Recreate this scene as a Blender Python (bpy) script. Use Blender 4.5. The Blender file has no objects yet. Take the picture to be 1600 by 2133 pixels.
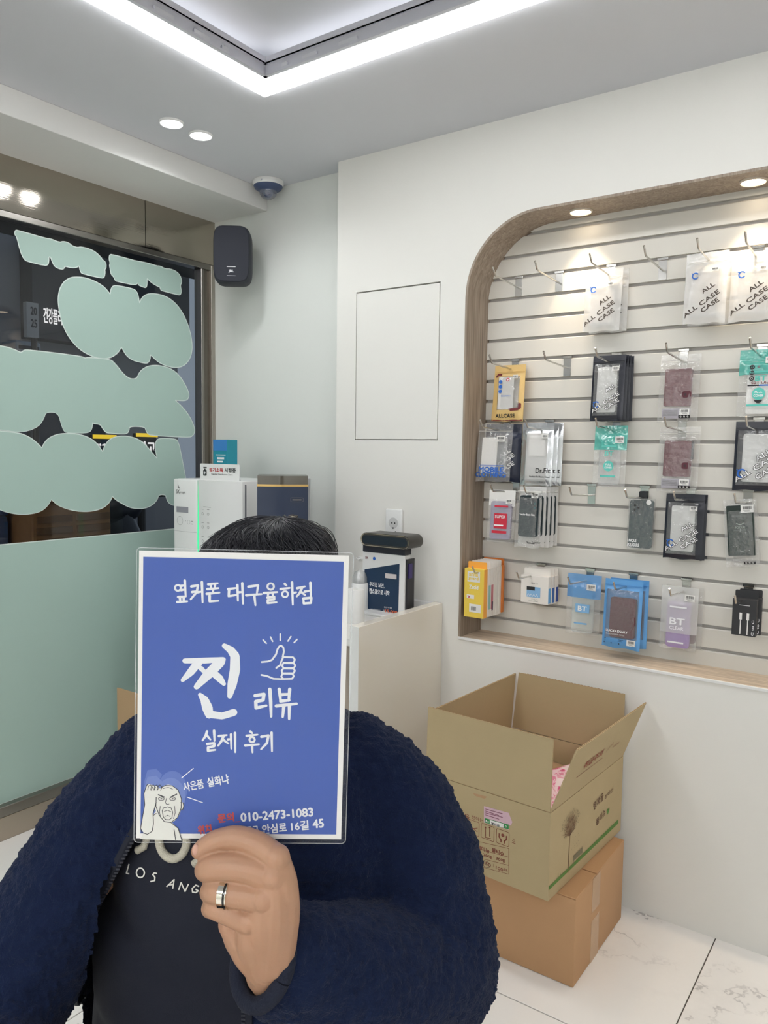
import bpy, bmesh, math, random
import numpy as np
from mathutils import Vector, Matrix, Euler, noise
from mathutils.bvhtree import BVHTree

random.seed(7)
sc = bpy.context.scene
COL = sc.collection
PI = math.pi

# ---------------------------------------------------------------- camera
CAMZ = 1.386
YAW, PITCH, ROLL, FPX = math.radians(35.225), math.radians(4.544), math.radians(0.760), 1620.0
_fw0 = Vector((-math.sin(YAW), math.cos(YAW), 0)); _rt0 = Vector((math.cos(YAW), math.sin(YAW), 0)); _up0 = Vector((0, 0, 1))
FW = _fw0*math.cos(PITCH) - _up0*math.sin(PITCH)
_u2 = _up0*math.cos(PITCH) + _fw0*math.sin(PITCH)
RT = _rt0*math.cos(ROLL) + _u2*math.sin(ROLL)
UP = _u2*math.cos(ROLL) - _rt0*math.sin(ROLL)
CAM = Vector((0, 0, CAMZ))
cd = bpy.data.cameras.new('camera'); cam = bpy.data.objects.new('camera', cd); COL.objects.link(cam)
M = Matrix.Identity(4)
for i in range(3):
    M[i][0] = RT[i]; M[i][1] = UP[i]; M[i][2] = -FW[i]; M[i][3] = CAM[i]
cam.matrix_world = M
cd.sensor_fit = 'HORIZONTAL'; cd.sensor_width = 36.0; cd.lens = 36.0*FPX/1600.0
cd.clip_start = 0.02; cd.clip_end = 60
sc.camera = cam

# ---------------------------------------------------------------- world, exposure
w = bpy.data.worlds.new('dusk'); sc.world = w; w.use_nodes = True
bg = w.node_tree.nodes['Background']; bg.inputs[0].default_value = (0.34, 0.42, 0.52, 1); bg.inputs[1].default_value = 0.62
sc.view_settings.view_transform = 'Standard'; sc.view_settings.look = 'None'
sc.view_settings.exposure = 0.0; sc.view_settings.gamma = 1.0
sc.view_settings.use_curve_mapping = False
sc.cycles.transparent_max_bounces = 32
sc.cycles.max_bounces = 10
LED_POWER, CEIL_SPOT, NICHE_SPOT, COVE_POWER = 13.0, 6.0, 10.0, 7.5
LED_FILL = 33.0  # strength of the added rear light that brightens camera-facing surfaces

# ---------------------------------------------------------------- measuring helpers (picture point -> place in the room)
def ray(px, py): return RT*((px-800)/FPX) - UP*((py-1066.5)/FPX) + FW
def on(px, py, axis, val):
    d = ray(px, py); return CAM + d*((val-CAM[axis])/d[axis])
def at(px, py, depth): return CAM + ray(px, py)*depth

# ---------------------------------------------------------------- materials
def lin(c):
    c = c/255.0
    return c/12.92 if c <= 0.04045 else ((c+0.055)/1.055)**2.4
def C(r, g, b): return (lin(r), lin(g), lin(b), 1)
MATS = {}
def mat(name, col, rough=0.5, metal=0.0, spec=0.5, bump=0.0, bscale=200.0, var=0.0, vscale=8.0, coat=0.0, sheen=0.0, sss=0.0, stretch=None):
    """principled surface with slight procedural colour variation and relief"""
    if name in MATS: return MATS[name]
    m = bpy.data.materials.new(name); m.use_nodes = True; MATS[name] = m
    nt = m.node_tree; N = nt.nodes; L = nt.links; p = N['Principled BSDF']
    p.inputs['Base Color'].default_value = col; p.inputs['Roughness'].default_value = rough
    p.inputs['Metallic'].default_value = metal; p.inputs['Specular IOR Level'].default_value = spec
    p.inputs['Coat Weight'].default_value = coat; p.inputs['Coat Roughness'].default_value = 0.08
    p.inputs['Sheen Weight'].default_value = sheen
    if sss:
        p.inputs['Subsurface Weight'].default_value = sss; p.inputs['Subsurface Radius'].default_value = (1, .35, .2); p.inputs['Subsurface Scale'].default_value = .008
    if bump or var:
        tc = N.new('ShaderNodeTexCoord'); mp = N.new('ShaderNodeMapping'); L.new(tc.outputs['Object'], mp.inputs[0])
        if stretch: mp.inputs['Scale'].default_value = stretch
    if var:
        n1 = N.new('ShaderNodeTexNoise'); n1.inputs['Scale'].default_value = vscale; n1.inputs['Detail'].default_value = 5
        L.new(mp.outputs[0], n1.inputs['Vector'])
        mx = N.new('ShaderNodeMix'); mx.data_type = 'RGBA'
        mx.inputs[6].default_value = tuple(c*(1-var) for c in col[:3])+(1,); mx.inputs[7].default_value = tuple(min(1, c*(1+var)) for c in col[:3])+(1,)
        L.new(n1.outputs['Fac'], mx.inputs[0]); L.new(mx.outputs[2], p.inputs['Base Color'])
    if bump:
        n2 = N.new('ShaderNodeTexNoise'); n2.inputs['Scale'].default_value = bscale; n2.inputs['Detail'].default_value = 3
        L.new(mp.outputs[0], n2.inputs['Vector'])
        b = N.new('ShaderNodeBump'); b.inputs['Strength'].default_value = bump; b.inputs['Distance'].default_value = .002
        L.new(n2.outputs['Fac'], b.inputs['Height']); L.new(b.outputs[0], p.inputs['Normal'])
    return m
def emit(name, col, s):
    if name in MATS: return MATS[name]
    m = bpy.data.materials.new(name); m.use_nodes = True; MATS[name] = m
    nt = m.node_tree; nt.nodes.remove(nt.nodes['Principled BSDF'])
    e = nt.nodes.new('ShaderNodeEmission'); e.inputs[0].default_value = col; e.inputs[1].default_value = s
    nt.links.new(e.outputs[0], nt.nodes['Material Output'].inputs[0]); return m
def film(name, col, alpha, rough=0.12, gloss=0.12, bump=0.0, bscale=40.0):
    """clear plastic or glass sheet: part see-through, part milky, with a gloss on top"""
    if name in MATS: return MATS[name]
    m = bpy.data.materials.new(name); m.use_nodes = True; MATS[name] = m
    nt = m.node_tree; N = nt.nodes; L = nt.links; N.remove(N['Principled BSDF'])
    t = N.new('ShaderNodeBsdfTransparent'); d = N.new('ShaderNodeBsdfDiffuse'); d.inputs[0].default_value = col
    g = N.new('ShaderNodeBsdfGlossy'); g.inputs['Roughness'].default_value = rough
    m1 = N.new('ShaderNodeMixShader'); m1.inputs[0].default_value = alpha
    L.new(t.outputs[0], m1.inputs[1]); L.new(d.outputs[0], m1.inputs[2])
    lw = N.new('ShaderNodeLayerWeight'); lw.inputs[0].default_value = .5
    pw = N.new('ShaderNodeMath'); pw.operation = 'POWER'; pw.inputs[1].default_value = 4.0; L.new(lw.outputs['Facing'], pw.inputs[0])
    mm = N.new('ShaderNodeMath'); mm.operation = 'MULTIPLY_ADD'; mm.inputs[1].default_value = .6; mm.inputs[2].default_value = gloss
    L.new(pw.outputs[0], mm.inputs[0]); mm.use_clamp = True
    m2 = N.new('ShaderNodeMixShader'); L.new(mm.outputs[0], m2.inputs[0]); L.new(m1.outputs[0], m2.inputs[1]); L.new(g.outputs[0], m2.inputs[2])
    L.new(m2.outputs[0], N['Material Output'].inputs[0])
    if bump:
        tc = N.new('ShaderNodeTexCoord'); n2 = N.new('ShaderNodeTexNoise'); n2.inputs['Scale'].default_value = bscale; n2.inputs['Detail'].default_value = 2
        L.new(tc.outputs['Object'], n2.inputs['Vector'])
        b = N.new('ShaderNodeBump'); b.inputs['Strength'].default_value = bump; b.inputs['Distance'].default_value = .01
        L.new(n2.outputs['Fac'], b.inputs['Height']); L.new(b.outputs[0], g.inputs['Normal'])
    return m
def wood(name, c1, c2, axis=2, scale=18.0, rough=.5):
    if name in MATS: return MATS[name]
    m = bpy.data.materials.new(name); m.use_nodes = True; MATS[name] = m
    nt = m.node_tree; N = nt.nodes; L = nt.links; p = N['Principled BSDF']; p.inputs['Roughness'].default_value = rough
    tc = N.new('ShaderNodeTexCoord'); mp = N.new('ShaderNodeMapping'); L.new(tc.outputs['Object'], mp.inputs[0])
    s = [scale*3]*3; s[axis] = scale*.12; mp.inputs['Scale'].default_value = s
    n1 = N.new('ShaderNodeTexNoise'); n1.inputs['Scale'].default_value = 1.6; n1.inputs['Detail'].default_value = 8; n1.inputs['Distortion'].default_value = 1.2
    L.new(mp.outputs[0], n1.inputs['Vector'])
    cr = N.new('ShaderNodeValToRGB'); cr.color_ramp.elements[0].position = .3; cr.color_ramp.elements[0].color = c1
    cr.color_ramp.elements[1].position = .72; cr.color_ramp.elements[1].color = c2
    L.new(n1.outputs['Fac'], cr.inputs[0]); L.new(cr.outputs[0], p.inputs['Base Color'])
    b = N.new('ShaderNodeBump'); b.inputs['Strength'].default_value = .15; b.inputs['Distance'].default_value = .001
    L.new(n1.outputs['Fac'], b.inputs['Height']); L.new(b.outputs[0], p.inputs['Normal'])
    return m
def marble(name):
    m = bpy.data.materials.new(name); m.use_nodes = True
    nt = m.node_tree; N = nt.nodes; L = nt.links; p = N['Principled BSDF']; p.inputs['Roughness'].default_value = .18
    tc = N.new('ShaderNodeTexCoord'); oi = N.new('ShaderNodeObjectInfo')
    ad = N.new('ShaderNodeVectorMath'); ad.operation = 'MULTIPLY_ADD'; ad.inputs[1].default_value = (9, 7, 5)
    L.new(oi.outputs['Random'], ad.inputs[0]); L.new(tc.outputs['Object'], ad.inputs[2])
    n0 = N.new('ShaderNodeTexNoise'); n0.inputs['Scale'].default_value = 2.6; n0.inputs['Detail'].default_value = 6; n0.inputs['Roughness'].default_value = .6
    L.new(ad.outputs[0], n0.inputs['Vector'])
    s1 = N.new('ShaderNodeMath'); s1.operation = 'SUBTRACT'; s1.inputs[1].default_value = .5; L.new(n0.outputs['Fac'], s1.inputs[0])
    ab = N.new('ShaderNodeMath'); ab.operation = 'ABSOLUTE'; L.new(s1.outputs[0], ab.inputs[0])
    r1 = N.new('ShaderNodeMapRange'); r1.inputs[1].default_value = 0.0; r1.inputs[2].default_value = .011; r1.inputs[3].default_value = 1; r1.inputs[4].default_value = 0
    L.new(ab.outputs[0], r1.inputs[0])
    n1 = N.new('ShaderNodeTexNoise'); n1.inputs['Scale'].default_value = 2.1; n1.inputs['Detail'].default_value = 2
    L.new(ad.outputs[0], n1.inputs['Vector'])
    r2 = N.new('ShaderNodeMapRange'); r2.inputs[1].default_value = .46; r2.inputs[2].default_value = .60; L.new(n1.outputs['Fac'], r2.inputs[0])
    mu = N.new('ShaderNodeMath'); mu.operation = 'MULTIPLY'; L.new(r1.outputs[0], mu.inputs[0]); L.new(r2.outputs[0], mu.inputs[1])
    r3 = N.new('ShaderNodeMapRange'); r3.inputs[1].default_value = 0; r3.inputs[2].default_value = .07; r3.inputs[3].default_value = .16; r3.inputs[4].default_value = 0
    L.new(ab.outputs[0], r3.inputs[0])
    mu2 = N.new('ShaderNodeMath'); mu2.operation = 'MULTIPLY'; L.new(r3.outputs[0], mu2.inputs[0]); L.new(r2.outputs[0], mu2.inputs[1])
    mxx = N.new('ShaderNodeMath'); mxx.operation = 'MAXIMUM'; L.new(mu.outputs[0], mxx.inputs[0]); L.new(mu2.outputs[0], mxx.inputs[1])
    mx = N.new('ShaderNodeMix'); mx.data_type = 'RGBA'; mx.inputs[6].default_value = C(243, 239, 234); mx.inputs[7].default_value = C(150, 144, 142)
    L.new(mxx.outputs[0], mx.inputs[0]); L.new(mx.outputs[2], p.inputs['Base Color'])
    return m

WALL = mat('painted_wall', C(222, 224, 219), .75, bump=.06, bscale=350)
WALLW = mat('painted_wall_warm', C(230, 228, 222), .7, bump=.06, bscale=350)
CEIL = mat('painted_ceiling', C(212, 213, 218), .85, bump=.05, bscale=300)
STEEL = mat('brushed_steel', C(176, 170, 160), .3, metal=1.0, bump=.12, bscale=60, stretch=(1, .05, 6))
ALU = mat('aluminium', C(178, 178, 182), .35, metal=1.0)
DKMETAL = mat('dark_frame_metal', C(70, 68, 66), .35, metal=1.0)
CHROME = mat('hook_chrome', C(205, 203, 198), .18, metal=1.0)
GLASS = film('window_glass', (0, 0, 0, 1), 0.10, rough=.0, gloss=.03)
MINT = mat('mint_frosted_film', C(172, 197, 188), .32, spec=.35, var=.03, vscale=2.0)
OAK = wood('grey_oak_laminate', C(128, 112, 98), C(176, 160, 143), axis=2)
OAKX = wood('grey_oak_laminate_lit', C(178, 158, 136), C(220, 201, 178), axis=0)  # paler than the lining: the spotlight pools on the shelf are put into its colour
SLAT = mat('slat_white', C(222, 218, 209), .38, spec=.4)
SLATG = mat('slat_groove_grey', C(186, 182, 178), .5)
GLOSSW = mat('gloss_cream_panel', C(231, 225, 213), .12, coat=.5)
WHITE = mat('white_plastic', C(232, 232, 230), .3)
WHITEM = mat('white_matte', C(228, 228, 226), .7)
BLACK = mat('black_plastic', C(28, 29, 33), .4)
SPKMAT = mat('speaker_black', C(36, 39, 50), .55, bump=.2, bscale=900)
INK = mat('black_ink', C(30, 30, 32), .5)
CARD = mat('cardboard', C(178, 148, 112), .8, bump=.15, bscale=150, var=.05, vscale=14)
CARD2 = mat('cardboard_olive', C(184, 164, 126), .8, bump=.12, bscale=150, var=.04, vscale=14)
CARD3 = mat('cardboard_tan', C(190, 148, 108), .8, bump=.15, bscale=120, var=.06, vscale=10)
CARDIN = mat('cardboard_edge', C(150, 118, 84), .9, bump=.8, bscale=400)

# ---------------------------------------------------------------- mesh helpers
def FR(o, ex, ez):
    """frame whose x runs along ex, y (out of the printed face) along ex x ez ... returned so that (x, z) lie in the face"""
    ex = Vector(ex).normalized(); ez = Vector(ez).normalized(); n = ez.cross(ex).normalized()
    m = Matrix.Identity(4)
    for i in range(3): m[i][0] = ex[i]; m[i][1] = n[i]; m[i][2] = ez[i]; m[i][3] = o[i]
    return m                                   # local y points INTO the wall for a face seen from the front
TXT = {}
def text_mesh(s):
    if s in TXT: return TXT[s]
    c = bpy.data.curves.new('t', 'FONT'); c.body = s; c.resolution_u = 3
    o = bpy.data.objects.new('t', c); COL.objects.link(o)
    me = bpy.data.meshes.new_from_object(o.evaluated_get(bpy.context.evaluated_depsgraph_get()))
    v = [tuple(p.co) for p in me.vertices]; f = [tuple(p.vertices) for p in me.polygons]
    bpy.data.objects.remove(o); bpy.data.curves.remove(c); bpy.data.meshes.remove(me)
    xs = [p[0] for p in v] or [0]; ys = [p[1] for p in v] or [0]
    TXT[s] = (v, f, min(xs), max(xs), min(ys), max(ys)); return TXT[s]

class MB:
    def __init__(s, M=None): s.v = []; s.f = []; s.M = M; s.k = 0
    def add(s, vs, fs, M=None):
        b = len(s.v); M = M if M is not None else s.M
        if M is not None: vs = [M @ Vector(p) for p in vs]
        s.v.extend(tuple(p) for p in vs); s.f.extend(tuple(i+b for i in f) for f in fs); return s
    def box(s, x0, x1, y0, y1, z0, z1, bev=0.0, seg=2, M=None):
        bm = bmesh.new(); bmesh.ops.create_cube(bm, size=1)
        for q in bm.verts: q.co = ((x0+x1)/2+q.co.x*(x1-x0), (y0+y1)/2+q.co.y*(y1-y0), (z0+z1)/2+q.co.z*(z1-z0))
        if bev: bmesh.ops.bevel(bm, geom=bm.edges[:], offset=bev, segments=seg, affect='EDGES', profile=.5)
        return s.bm(bm, M)
    def bm(s, bm, M=None):
        bm.verts.index_update(); s.add([v.co.copy() for v in bm.verts], [[v.index for v in f.verts] for f in bm.faces], M); bm.free(); return s
    def prism(s, poly, y0, y1, M=None, caps=True):
        """polygon in (x, z) extruded along y"""
        n = len(poly); vs = [(x, y0, z) for x, z in poly]+[(x, y1, z) for x, z in poly]
        fs = [(i, (i+1) % n, n+(i+1) % n, n+i) for i in range(n)]
        if caps: fs += [tuple(range(n)), tuple(range(2*n-1, n-1, -1))]
        return s.add(vs, fs, M)
    def flat(s, poly, y=0.0, M=None):
        return s.add([(x, y, z) for x, z in poly], [tuple(range(len(poly)))], M)
    def tube(s, path, rad, n=10, up=None, caps=True, M=None):
        """round or oval tube along a path; rad = radius or (ra, rb) per point"""
        P = [Vector(p) for p in path]; k = len(P)
        if not isinstance(rad, (list, tuple)): rad = [rad]*k
        elif len(rad) == 2 and k != 2 and not isinstance(rad[0], (list, tuple)): rad = [rad]*k
        vs = []; ref = Vector(up) if up else None; prev = None
        for i in range(k):
            t = (P[min(i+1, k-1)]-P[max(i-1, 0)]).normalized()
            if ref: a = ref - t*ref.dot(t)
            elif prev is not None: a = prev - t*prev.dot(t)
            else: a = (Vector((0, 0, 1)) if abs(t.z) < .9 else Vector((1, 0, 0))); a = a - t*a.dot(t)
            a.normalize(); b = t.cross(a); prev = a
            ra, rb = rad[i] if isinstance(rad[i], (list, tuple)) else (rad[i], rad[i])
            for j in range(n):
                an = 2*PI*j/n; vs.append(P[i]+a*(ra*math.cos(an))+b*(rb*math.sin(an)))
        fs = [(i*n+j, i*n+(j+1) % n, (i+1)*n+(j+1) % n, (i+1)*n+j) for i in range(k-1) for j in range(n)]
        if caps: fs += [tuple(range(n-1, -1, -1)), tuple(range((k-1)*n, k*n))]
        return s.add(vs, fs, M)
    def lathe(s, prof, n=32, M=None):
        """profile (r, z) turned about the local z axis"""
        vs = []; 
        for r, z in prof:
            for j in range(n): vs.append((r*math.cos(2*PI*j/n), r*math.sin(2*PI*j/n), z))
        k = len(prof); fs = [(i*n+j, i*n+(j+1) % n, (i+1)*n+(j+1) % n, (i+1)*n+j) for i in range(k-1) for j in range(n)]
        fs += [tuple(range(n-1, -1, -1)), tuple(range((k-1)*n, k*n))]
        return s.add(vs, fs, M)
    def ball(s, c, r, seg=16, M=None):
        rx, ry, rz = r if isinstance(r, (tuple, list)) else (r, r, r)
        bm = bmesh.new(); bmesh.ops.create_uvsphere(bm, u_segments=seg, v_segments=max(6, seg//2+2), radius=1)
        for q in bm.verts: q.co = (c[0]+q.co.x*rx, c[1]+q.co.y*ry, c[2]+q.co.z*rz)
        return s.bm(bm, M)
    # flat print in the (x, z) face of a frame
    def text(s, t, x, z, h, w=None, rot=0.0, y=-.0004, M=None, align='l', bold=0.0):
        v, f, x0, x1, y0, y1 = text_mesh(t)
        k = h/max(1e-6, (y1-y0)); kx = k if w is None else w/max(1e-6, x1-x0)
        W = (x1-x0)*kx; ox = {'l': 0, 'c': -W/2, 'r': -W}[align]; ca, sa = math.cos(rot), math.sin(rot)
        offs = [(0, 0)] if not bold else [(-bold, 0), (bold, 0), (0, bold), (0, -bold)]
        for dx, dz in offs:
            vs = []; y -= 4e-6
            for p in v:
                a = (p[0]-x0)*kx+ox+dx; b = (p[1]-y0)*k+dz
                vs.append((x+a*ca-b*sa, y, z+a*sa+b*ca))
            s.add(vs, [tuple(reversed(g)) for g in f], M)
        return s
    def stroke(s, pts, wd, y=-.0004, M=None, closed=False, cap=True):
        """brush line; wd a width or a list of widths"""
        P = [Vector((p[0], p[1])) for p in pts]
        if closed: P = P+[P[0]]
        n = len(P); ws = wd if isinstance(wd, (list, tuple)) else [wd]*n
        if len(ws) != n:
            ws = [ws[min(len(ws)-1, int(i*(len(ws)-1)/max(1, n-1)+.5))] for i in range(n)]
        for i in range(n-1):
            d = P[i+1]-P[i]
            if d.length < 1e-9: continue
            q = Vector((-d.y, d.x)).normalized(); s.k += 1; y -= 1.5e-6
            a, b = P[i]+q*ws[i]/2, P[i]-q*ws[i]/2; c, e = P[i+1]-q*ws[i+1]/2, P[i+1]+q*ws[i+1]/2
            s.add([(a.x, y, a.y), (b.x, y, b.y), (c.x, y, c.y), (e.x, y, e.y)], [(0, 1, 2, 3)], M)
        if cap:
            for i in range(n):
                m = 8; y -= 1.5e-6; s.add([(P[i].x+ws[i]/2*math.cos(2*PI*j/m), y, P[i].y+ws[i]/2*math.sin(2*PI*j/m)) for j in range(m)], [tuple(range(m-1, -1, -1))], M)
        return s
    def rect(s, x0, x1, z0, z1, y=-.0004, M=None):
        return s.add([(x0, y, z0), (x1, y, z0), (x1, y, z1), (x0, y, z1)], [(0, 1, 2, 3)], M)
    def disc(s, x, z, r, y=-.0004, n=24, r2=None, M=None):
        if r2 is None: return s.flat([(x+r*math.cos(2*PI*j/n), z+r*math.sin(2*PI*j/n)) for j in range(n)], y, M)
        vs = [(x+q*math.cos(2*PI*j/n), y, z+q*math.sin(2*PI*j/n)) for q in (r2, r) for j in range(n)]
        return s.add(vs, [(j, (j+1) % n, n+(j+1) % n, n+j) for j in range(n)], M)
    def build(s, name, m, parent=None, smooth=None, label=None, kind=None, group=None, cat=None):
        me = bpy.data.meshes.new(name); me.from_pydata(s.v, [], s.f); me.update()
        return link(name, me, m, parent, smooth, label, kind, group, cat)
def link(name, me, m, parent=None, smooth=None, label=None, kind=None, group=None, cat=None):
    if m is not None and not me.materials: me.materials.append(m)
    if smooth is not None:
        me.polygons.foreach_set('use_smooth', [True]*len(me.polygons))
        if smooth < 180: me.set_sharp_from_angle(angle=math.radians(smooth))
    o = bpy.data.objects.new(name, me); COL.objects.link(o)
    if parent is not None: o.parent = parent
    if label: o['label'] = label
    if kind: o['kind'] = kind
    if group: o['group'] = group
    if cat: o['category'] = cat
    return o
def thing(name, label, cat, loc=(0, 0, 0), rz=0.0, group=None, rot=None):
    o = bpy.data.objects.new(name, None); COL.objects.link(o); o.empty_display_size = .05
    o.location = loc; o.rotation_euler = rot if rot else (0, 0, rz)
    o['label'] = label; o['category'] = cat
    if group: o['group'] = group
    return o
def remesh(mb, voxel, smooth_it=2, fac=.5):
    """fuse overlapping volumes into one continuous skin"""
    me = bpy.data.meshes.new('r'); me.from_pydata(mb.v, [], mb.f); me.update()
    bm = bmesh.new(); bm.from_mesh(me); bmesh.ops.recalc_face_normals(bm, faces=bm.faces[:]); bm.to_mesh(me); bm.free()
    o = bpy.data.objects.new('r', me); COL.objects.link(o)
    r = o.modifiers.new('r', 'REMESH'); r.mode = 'VOXEL'; r.voxel_size = voxel
    if smooth_it:
        q = o.modifiers.new('s', 'SMOOTH'); q.iterations = smooth_it; q.factor = fac
    me2 = bpy.data.meshes.new_from_object(o.evaluated_get(bpy.context.evaluated_depsgraph_get()))
    bpy.data.objects.remove(o); bpy.data.meshes.remove(me); me2.materials.clear(); return me2
def rrect(w, h, r, n=5, x=0.0, z=0.0):
    P = []
    for cx_, cz_, a0 in ((w/2-r, h/2-r, 0), (-w/2+r, h/2-r, PI/2), (-w/2+r, -h/2+r, PI), (w/2-r, -h/2+r, 1.5*PI)):
        for i in range(n+1):
            a = a0+PI/2*i/n; P.append((x+cx_+r*math.cos(a), z+cz_+r*math.sin(a)))
    return P
# ================================================================ THE ROOM
H = 2.438; YR = 2.30; YB = 2.385; XJ = -1.85; XW = -2.60; XE = 2.4; YF = -5.0; YS = 2.446
S = 'structure'
# floor: grout bed with one object per marble tile
floor = MB().box(XW-.1, XE, YF, YB, -.05, -.003).build('floor', mat('grout', C(88, 82, 76), .9), kind=S)
TILE = marble('marble_tile'); me_tile = None
for i in range(-4, 5):
    for j in range(-9, 4):
        x0, y0 = -.438+.6*i, 1.728+.6*(j-2)
        x1, y1 = x0+.6, y0+.6
        a0, a1, b0, b1 = max(x0, XW), min(x1, XE), max(y0, YF), min(y1, YB)
        if a1-a0 < .02 or b1-b0 < .02: continue
        MB().box(a0+.0016, a1-.0016, b0+.0016, b1-.0016, -.004, 0, bev=.0006, seg=1).build('tile', TILE, floor)
# walls
wb = MB().box(XW-.1, XJ+.02, YB, YB+.1, 0, H).build('wall_back', WALL, kind=S)
wr = MB()
NX0, NZ0, NZ1, NR = -1.304, .749, 2.144, .25; NX1 = 1.2
# right wall with the rounded display niche cut out: build the face around the opening
arcL = [(NX0+NR-NR*math.cos(a), NZ1-NR+NR*math.sin(a)) for a in [PI/2*i/14 for i in range(15)]]
arcR = [(NX1-NR+NR*math.sin(a), NZ1-NR+NR*math.cos(a)) for a in [PI/2*i/14 for i in range(15)]]
HX0, HX1, HZ0, HZ1 = -1.757, -1.405, 1.4255, 1.954       # hatch
wr.box(XJ, HX0-.003, YR, YR+.18, 0, H); wr.box(HX0-.003, HX1+.003, YR, YR+.18, 0, HZ0-.003); wr.box(HX0-.003, HX1+.003, YR, YR+.18, HZ1+.005, H)
wr.box(HX0-.003, HX1+.003, YR+.02, YR+.18, HZ0-.003, HZ1+.005)
wr.box(HX1+.003, NX0, YR, YR+.18, 0, H); wr.box(NX0, NX1, YR, YR+.18, 0, NZ0); wr.box(NX1, XE, YR, YR+.18, 0, H)
top = arcL+arcR
for k in range(len(top)-1):
    (xa, za), (xb, zb) = top[k], top[k+1]
    wr.add([(xa, YR, za), (xb, YR, zb), (xb, YR, H), (xa, YR, H), (xa, YR+.18, za), (xb, YR+.18, zb), (xb, YR+.18, H), (xa, YR+.18, H)],
           [(0, 1, 2, 3), (7, 6, 5, 4), (0, 4, 5, 1)])
wall_right = wr.build('wall_right', WALLW, kind=S)
MB().box(HX0, HX1, YR-.001, YR+.018, HZ0, HZ1, bev=.001, seg=1).build('hatch_panel', WALLW, wall_right)
# oak lining of the niche
prof = [(NX0, NZ0)]+arcL+arcR+[(NX1, NZ0)]
lm = MB()
def off(pr, d):
    out = []
    for i, (x, z) in enumerate(pr):
        a = Vector(pr[max(0, i-1)]); b = Vector(pr[min(len(pr)-1, i+1)]); t = (b-a).normalized(); out.append((x+t.y*d, z-t.x*d))
    return out
inn = off(prof, .008)
for k in range(len(prof)-1):
    (xa, za), (xb, zb), (xc, zc), (xd, zd) = prof[k], prof[k+1], inn[k+1], inn[k]
    y0, y1 = YR-.0015, YS+.02
    lm.add([(xa, y0, za), (xb, y0, zb), (xc, y0, zc), (xd, y0, zd), (xa, y1, za), (xb, y1, zb), (xc, y1, zc), (xd, y1, zd)],
           [(0, 3, 2, 1), (3, 7, 6, 2), (4, 5, 6, 7), (0, 1, 5, 4)])
lm.build('niche_lining', OAK, wall_right, smooth=30)
MB().box(NX0, NX1, YR+.002, YS+.02, NZ0-.02, NZ0+.002).build('niche_shelf', OAKX, wall_right)
ed = MB().box(NX0, NX1, YR-.004, YR+.002, NZ0-.006, NZ0+.003, bev=.001, seg=1)
ed.build('shelf_edge', WHITE, wall_right)
# slat panels of the niche, one per board, dark grooves between
GZ = [2.044-.069*k for k in range(-2, 20)]
def nxl(z):                                                   # left and right end of the niche at a height
    if z <= NZ1-NR: return NX0, NX1
    q = min(1, (z-(NZ1-NR))/NR); d = NR*(1-math.sqrt(max(0, 1-q*q))); return NX0+d, NX1-d
MB().box(NX0-.1, NX1+.1, YS+.012, YS+.03, NZ0-.02, NZ1+.1).build('groove_backing', SLATG, wall_right)
for k in range(len(GZ)-1):
    z1, z0 = GZ[k]-.005, GZ[k+1]+.005
    z0 = max(z0, NZ0); z1 = min(z1, NZ1)
    if z1-z0 < .006: continue
    b = MB(); b.add([(x, y, z) for x in (NX0-.05, NX1+.05) for (y, z) in ((YS+.012, z0), (YS, z0), (YS, z1-.003), (YS+.003, z1), (YS+.012, z1))],
                    [(0, 1, 6, 5), (1, 2, 7, 6), (2, 3, 8, 7), (3, 4, 9, 8), (4, 0, 5, 9), (0, 4, 3, 2, 1), (5, 6, 7, 8, 9)])
    b.build('slat', SLAT, wall_right)
MB().box(XE, XE+.1, YF, YR+.18, 0, H).build('wall_front', WALL, kind=S)
MB().box(XW-.1, XE+.1, YF-.1, YF, 0, H).build('wall_near', WALL, kind=S)
# ceiling with a raised square field inside the light frame
LX0, LX1, LY0, LY1 = -1.686, 1.35, -1.30, 1.745; LW = .085; RZ = .075; CV = .09
ix0, ix1, iy0, iy1 = LX0+LW, LX1-LW, LY0+LW, LY1-LW
ce = MB()
MY0, MY1 = -4.45, -1.75
for q, z0, z1 in ((0, H, H+.019), (CV, H+.019, H+.12)):               # thin lip below, wider cove above
    A0, A1 = ix0-q, ix1+q
    for b in ((XW-.1, A0, YF, YB), (A1, XE, YF, YB), (A0, A1, YF, MY0+LW-q), (A0, A1, MY1-LW+q, iy0-q), (A0, A1, iy1+q, YB)): ce.box(b[0], b[1], b[2], b[3], z0, z1)
    if q: ce.box(A0, A1, iy0-q, iy1+q, H+RZ, H+.12); ce.box(A0, A1, MY0+LW-q, MY1-LW+q, H+RZ, H+.12)
ceiling = ce.build('ceiling', CEIL, kind=S)
# dropped beam along the window, steel fascia over the glass
MB().box(XW-.1, -2.288, YF, YB, 2.355, H, bev=.0015, seg=1).build('trim_1', mat('beam_paint', C(226, 225, 222), .75, bump=.05, bscale=300), kind=S)
fa = MB()
fa.box(XW-.02, XW, YF, 2.02, 2.173, 2.355); fa.box(XW-.02, XW+.0008, 2.022, YB, 2.173, 2.355)
fa.build('trim_2', mat('fascia_steel', C(178, 170, 158), .08, metal=1.0, bump=.05, bscale=60, stretch=(1, .05, 6)), kind=S)

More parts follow.
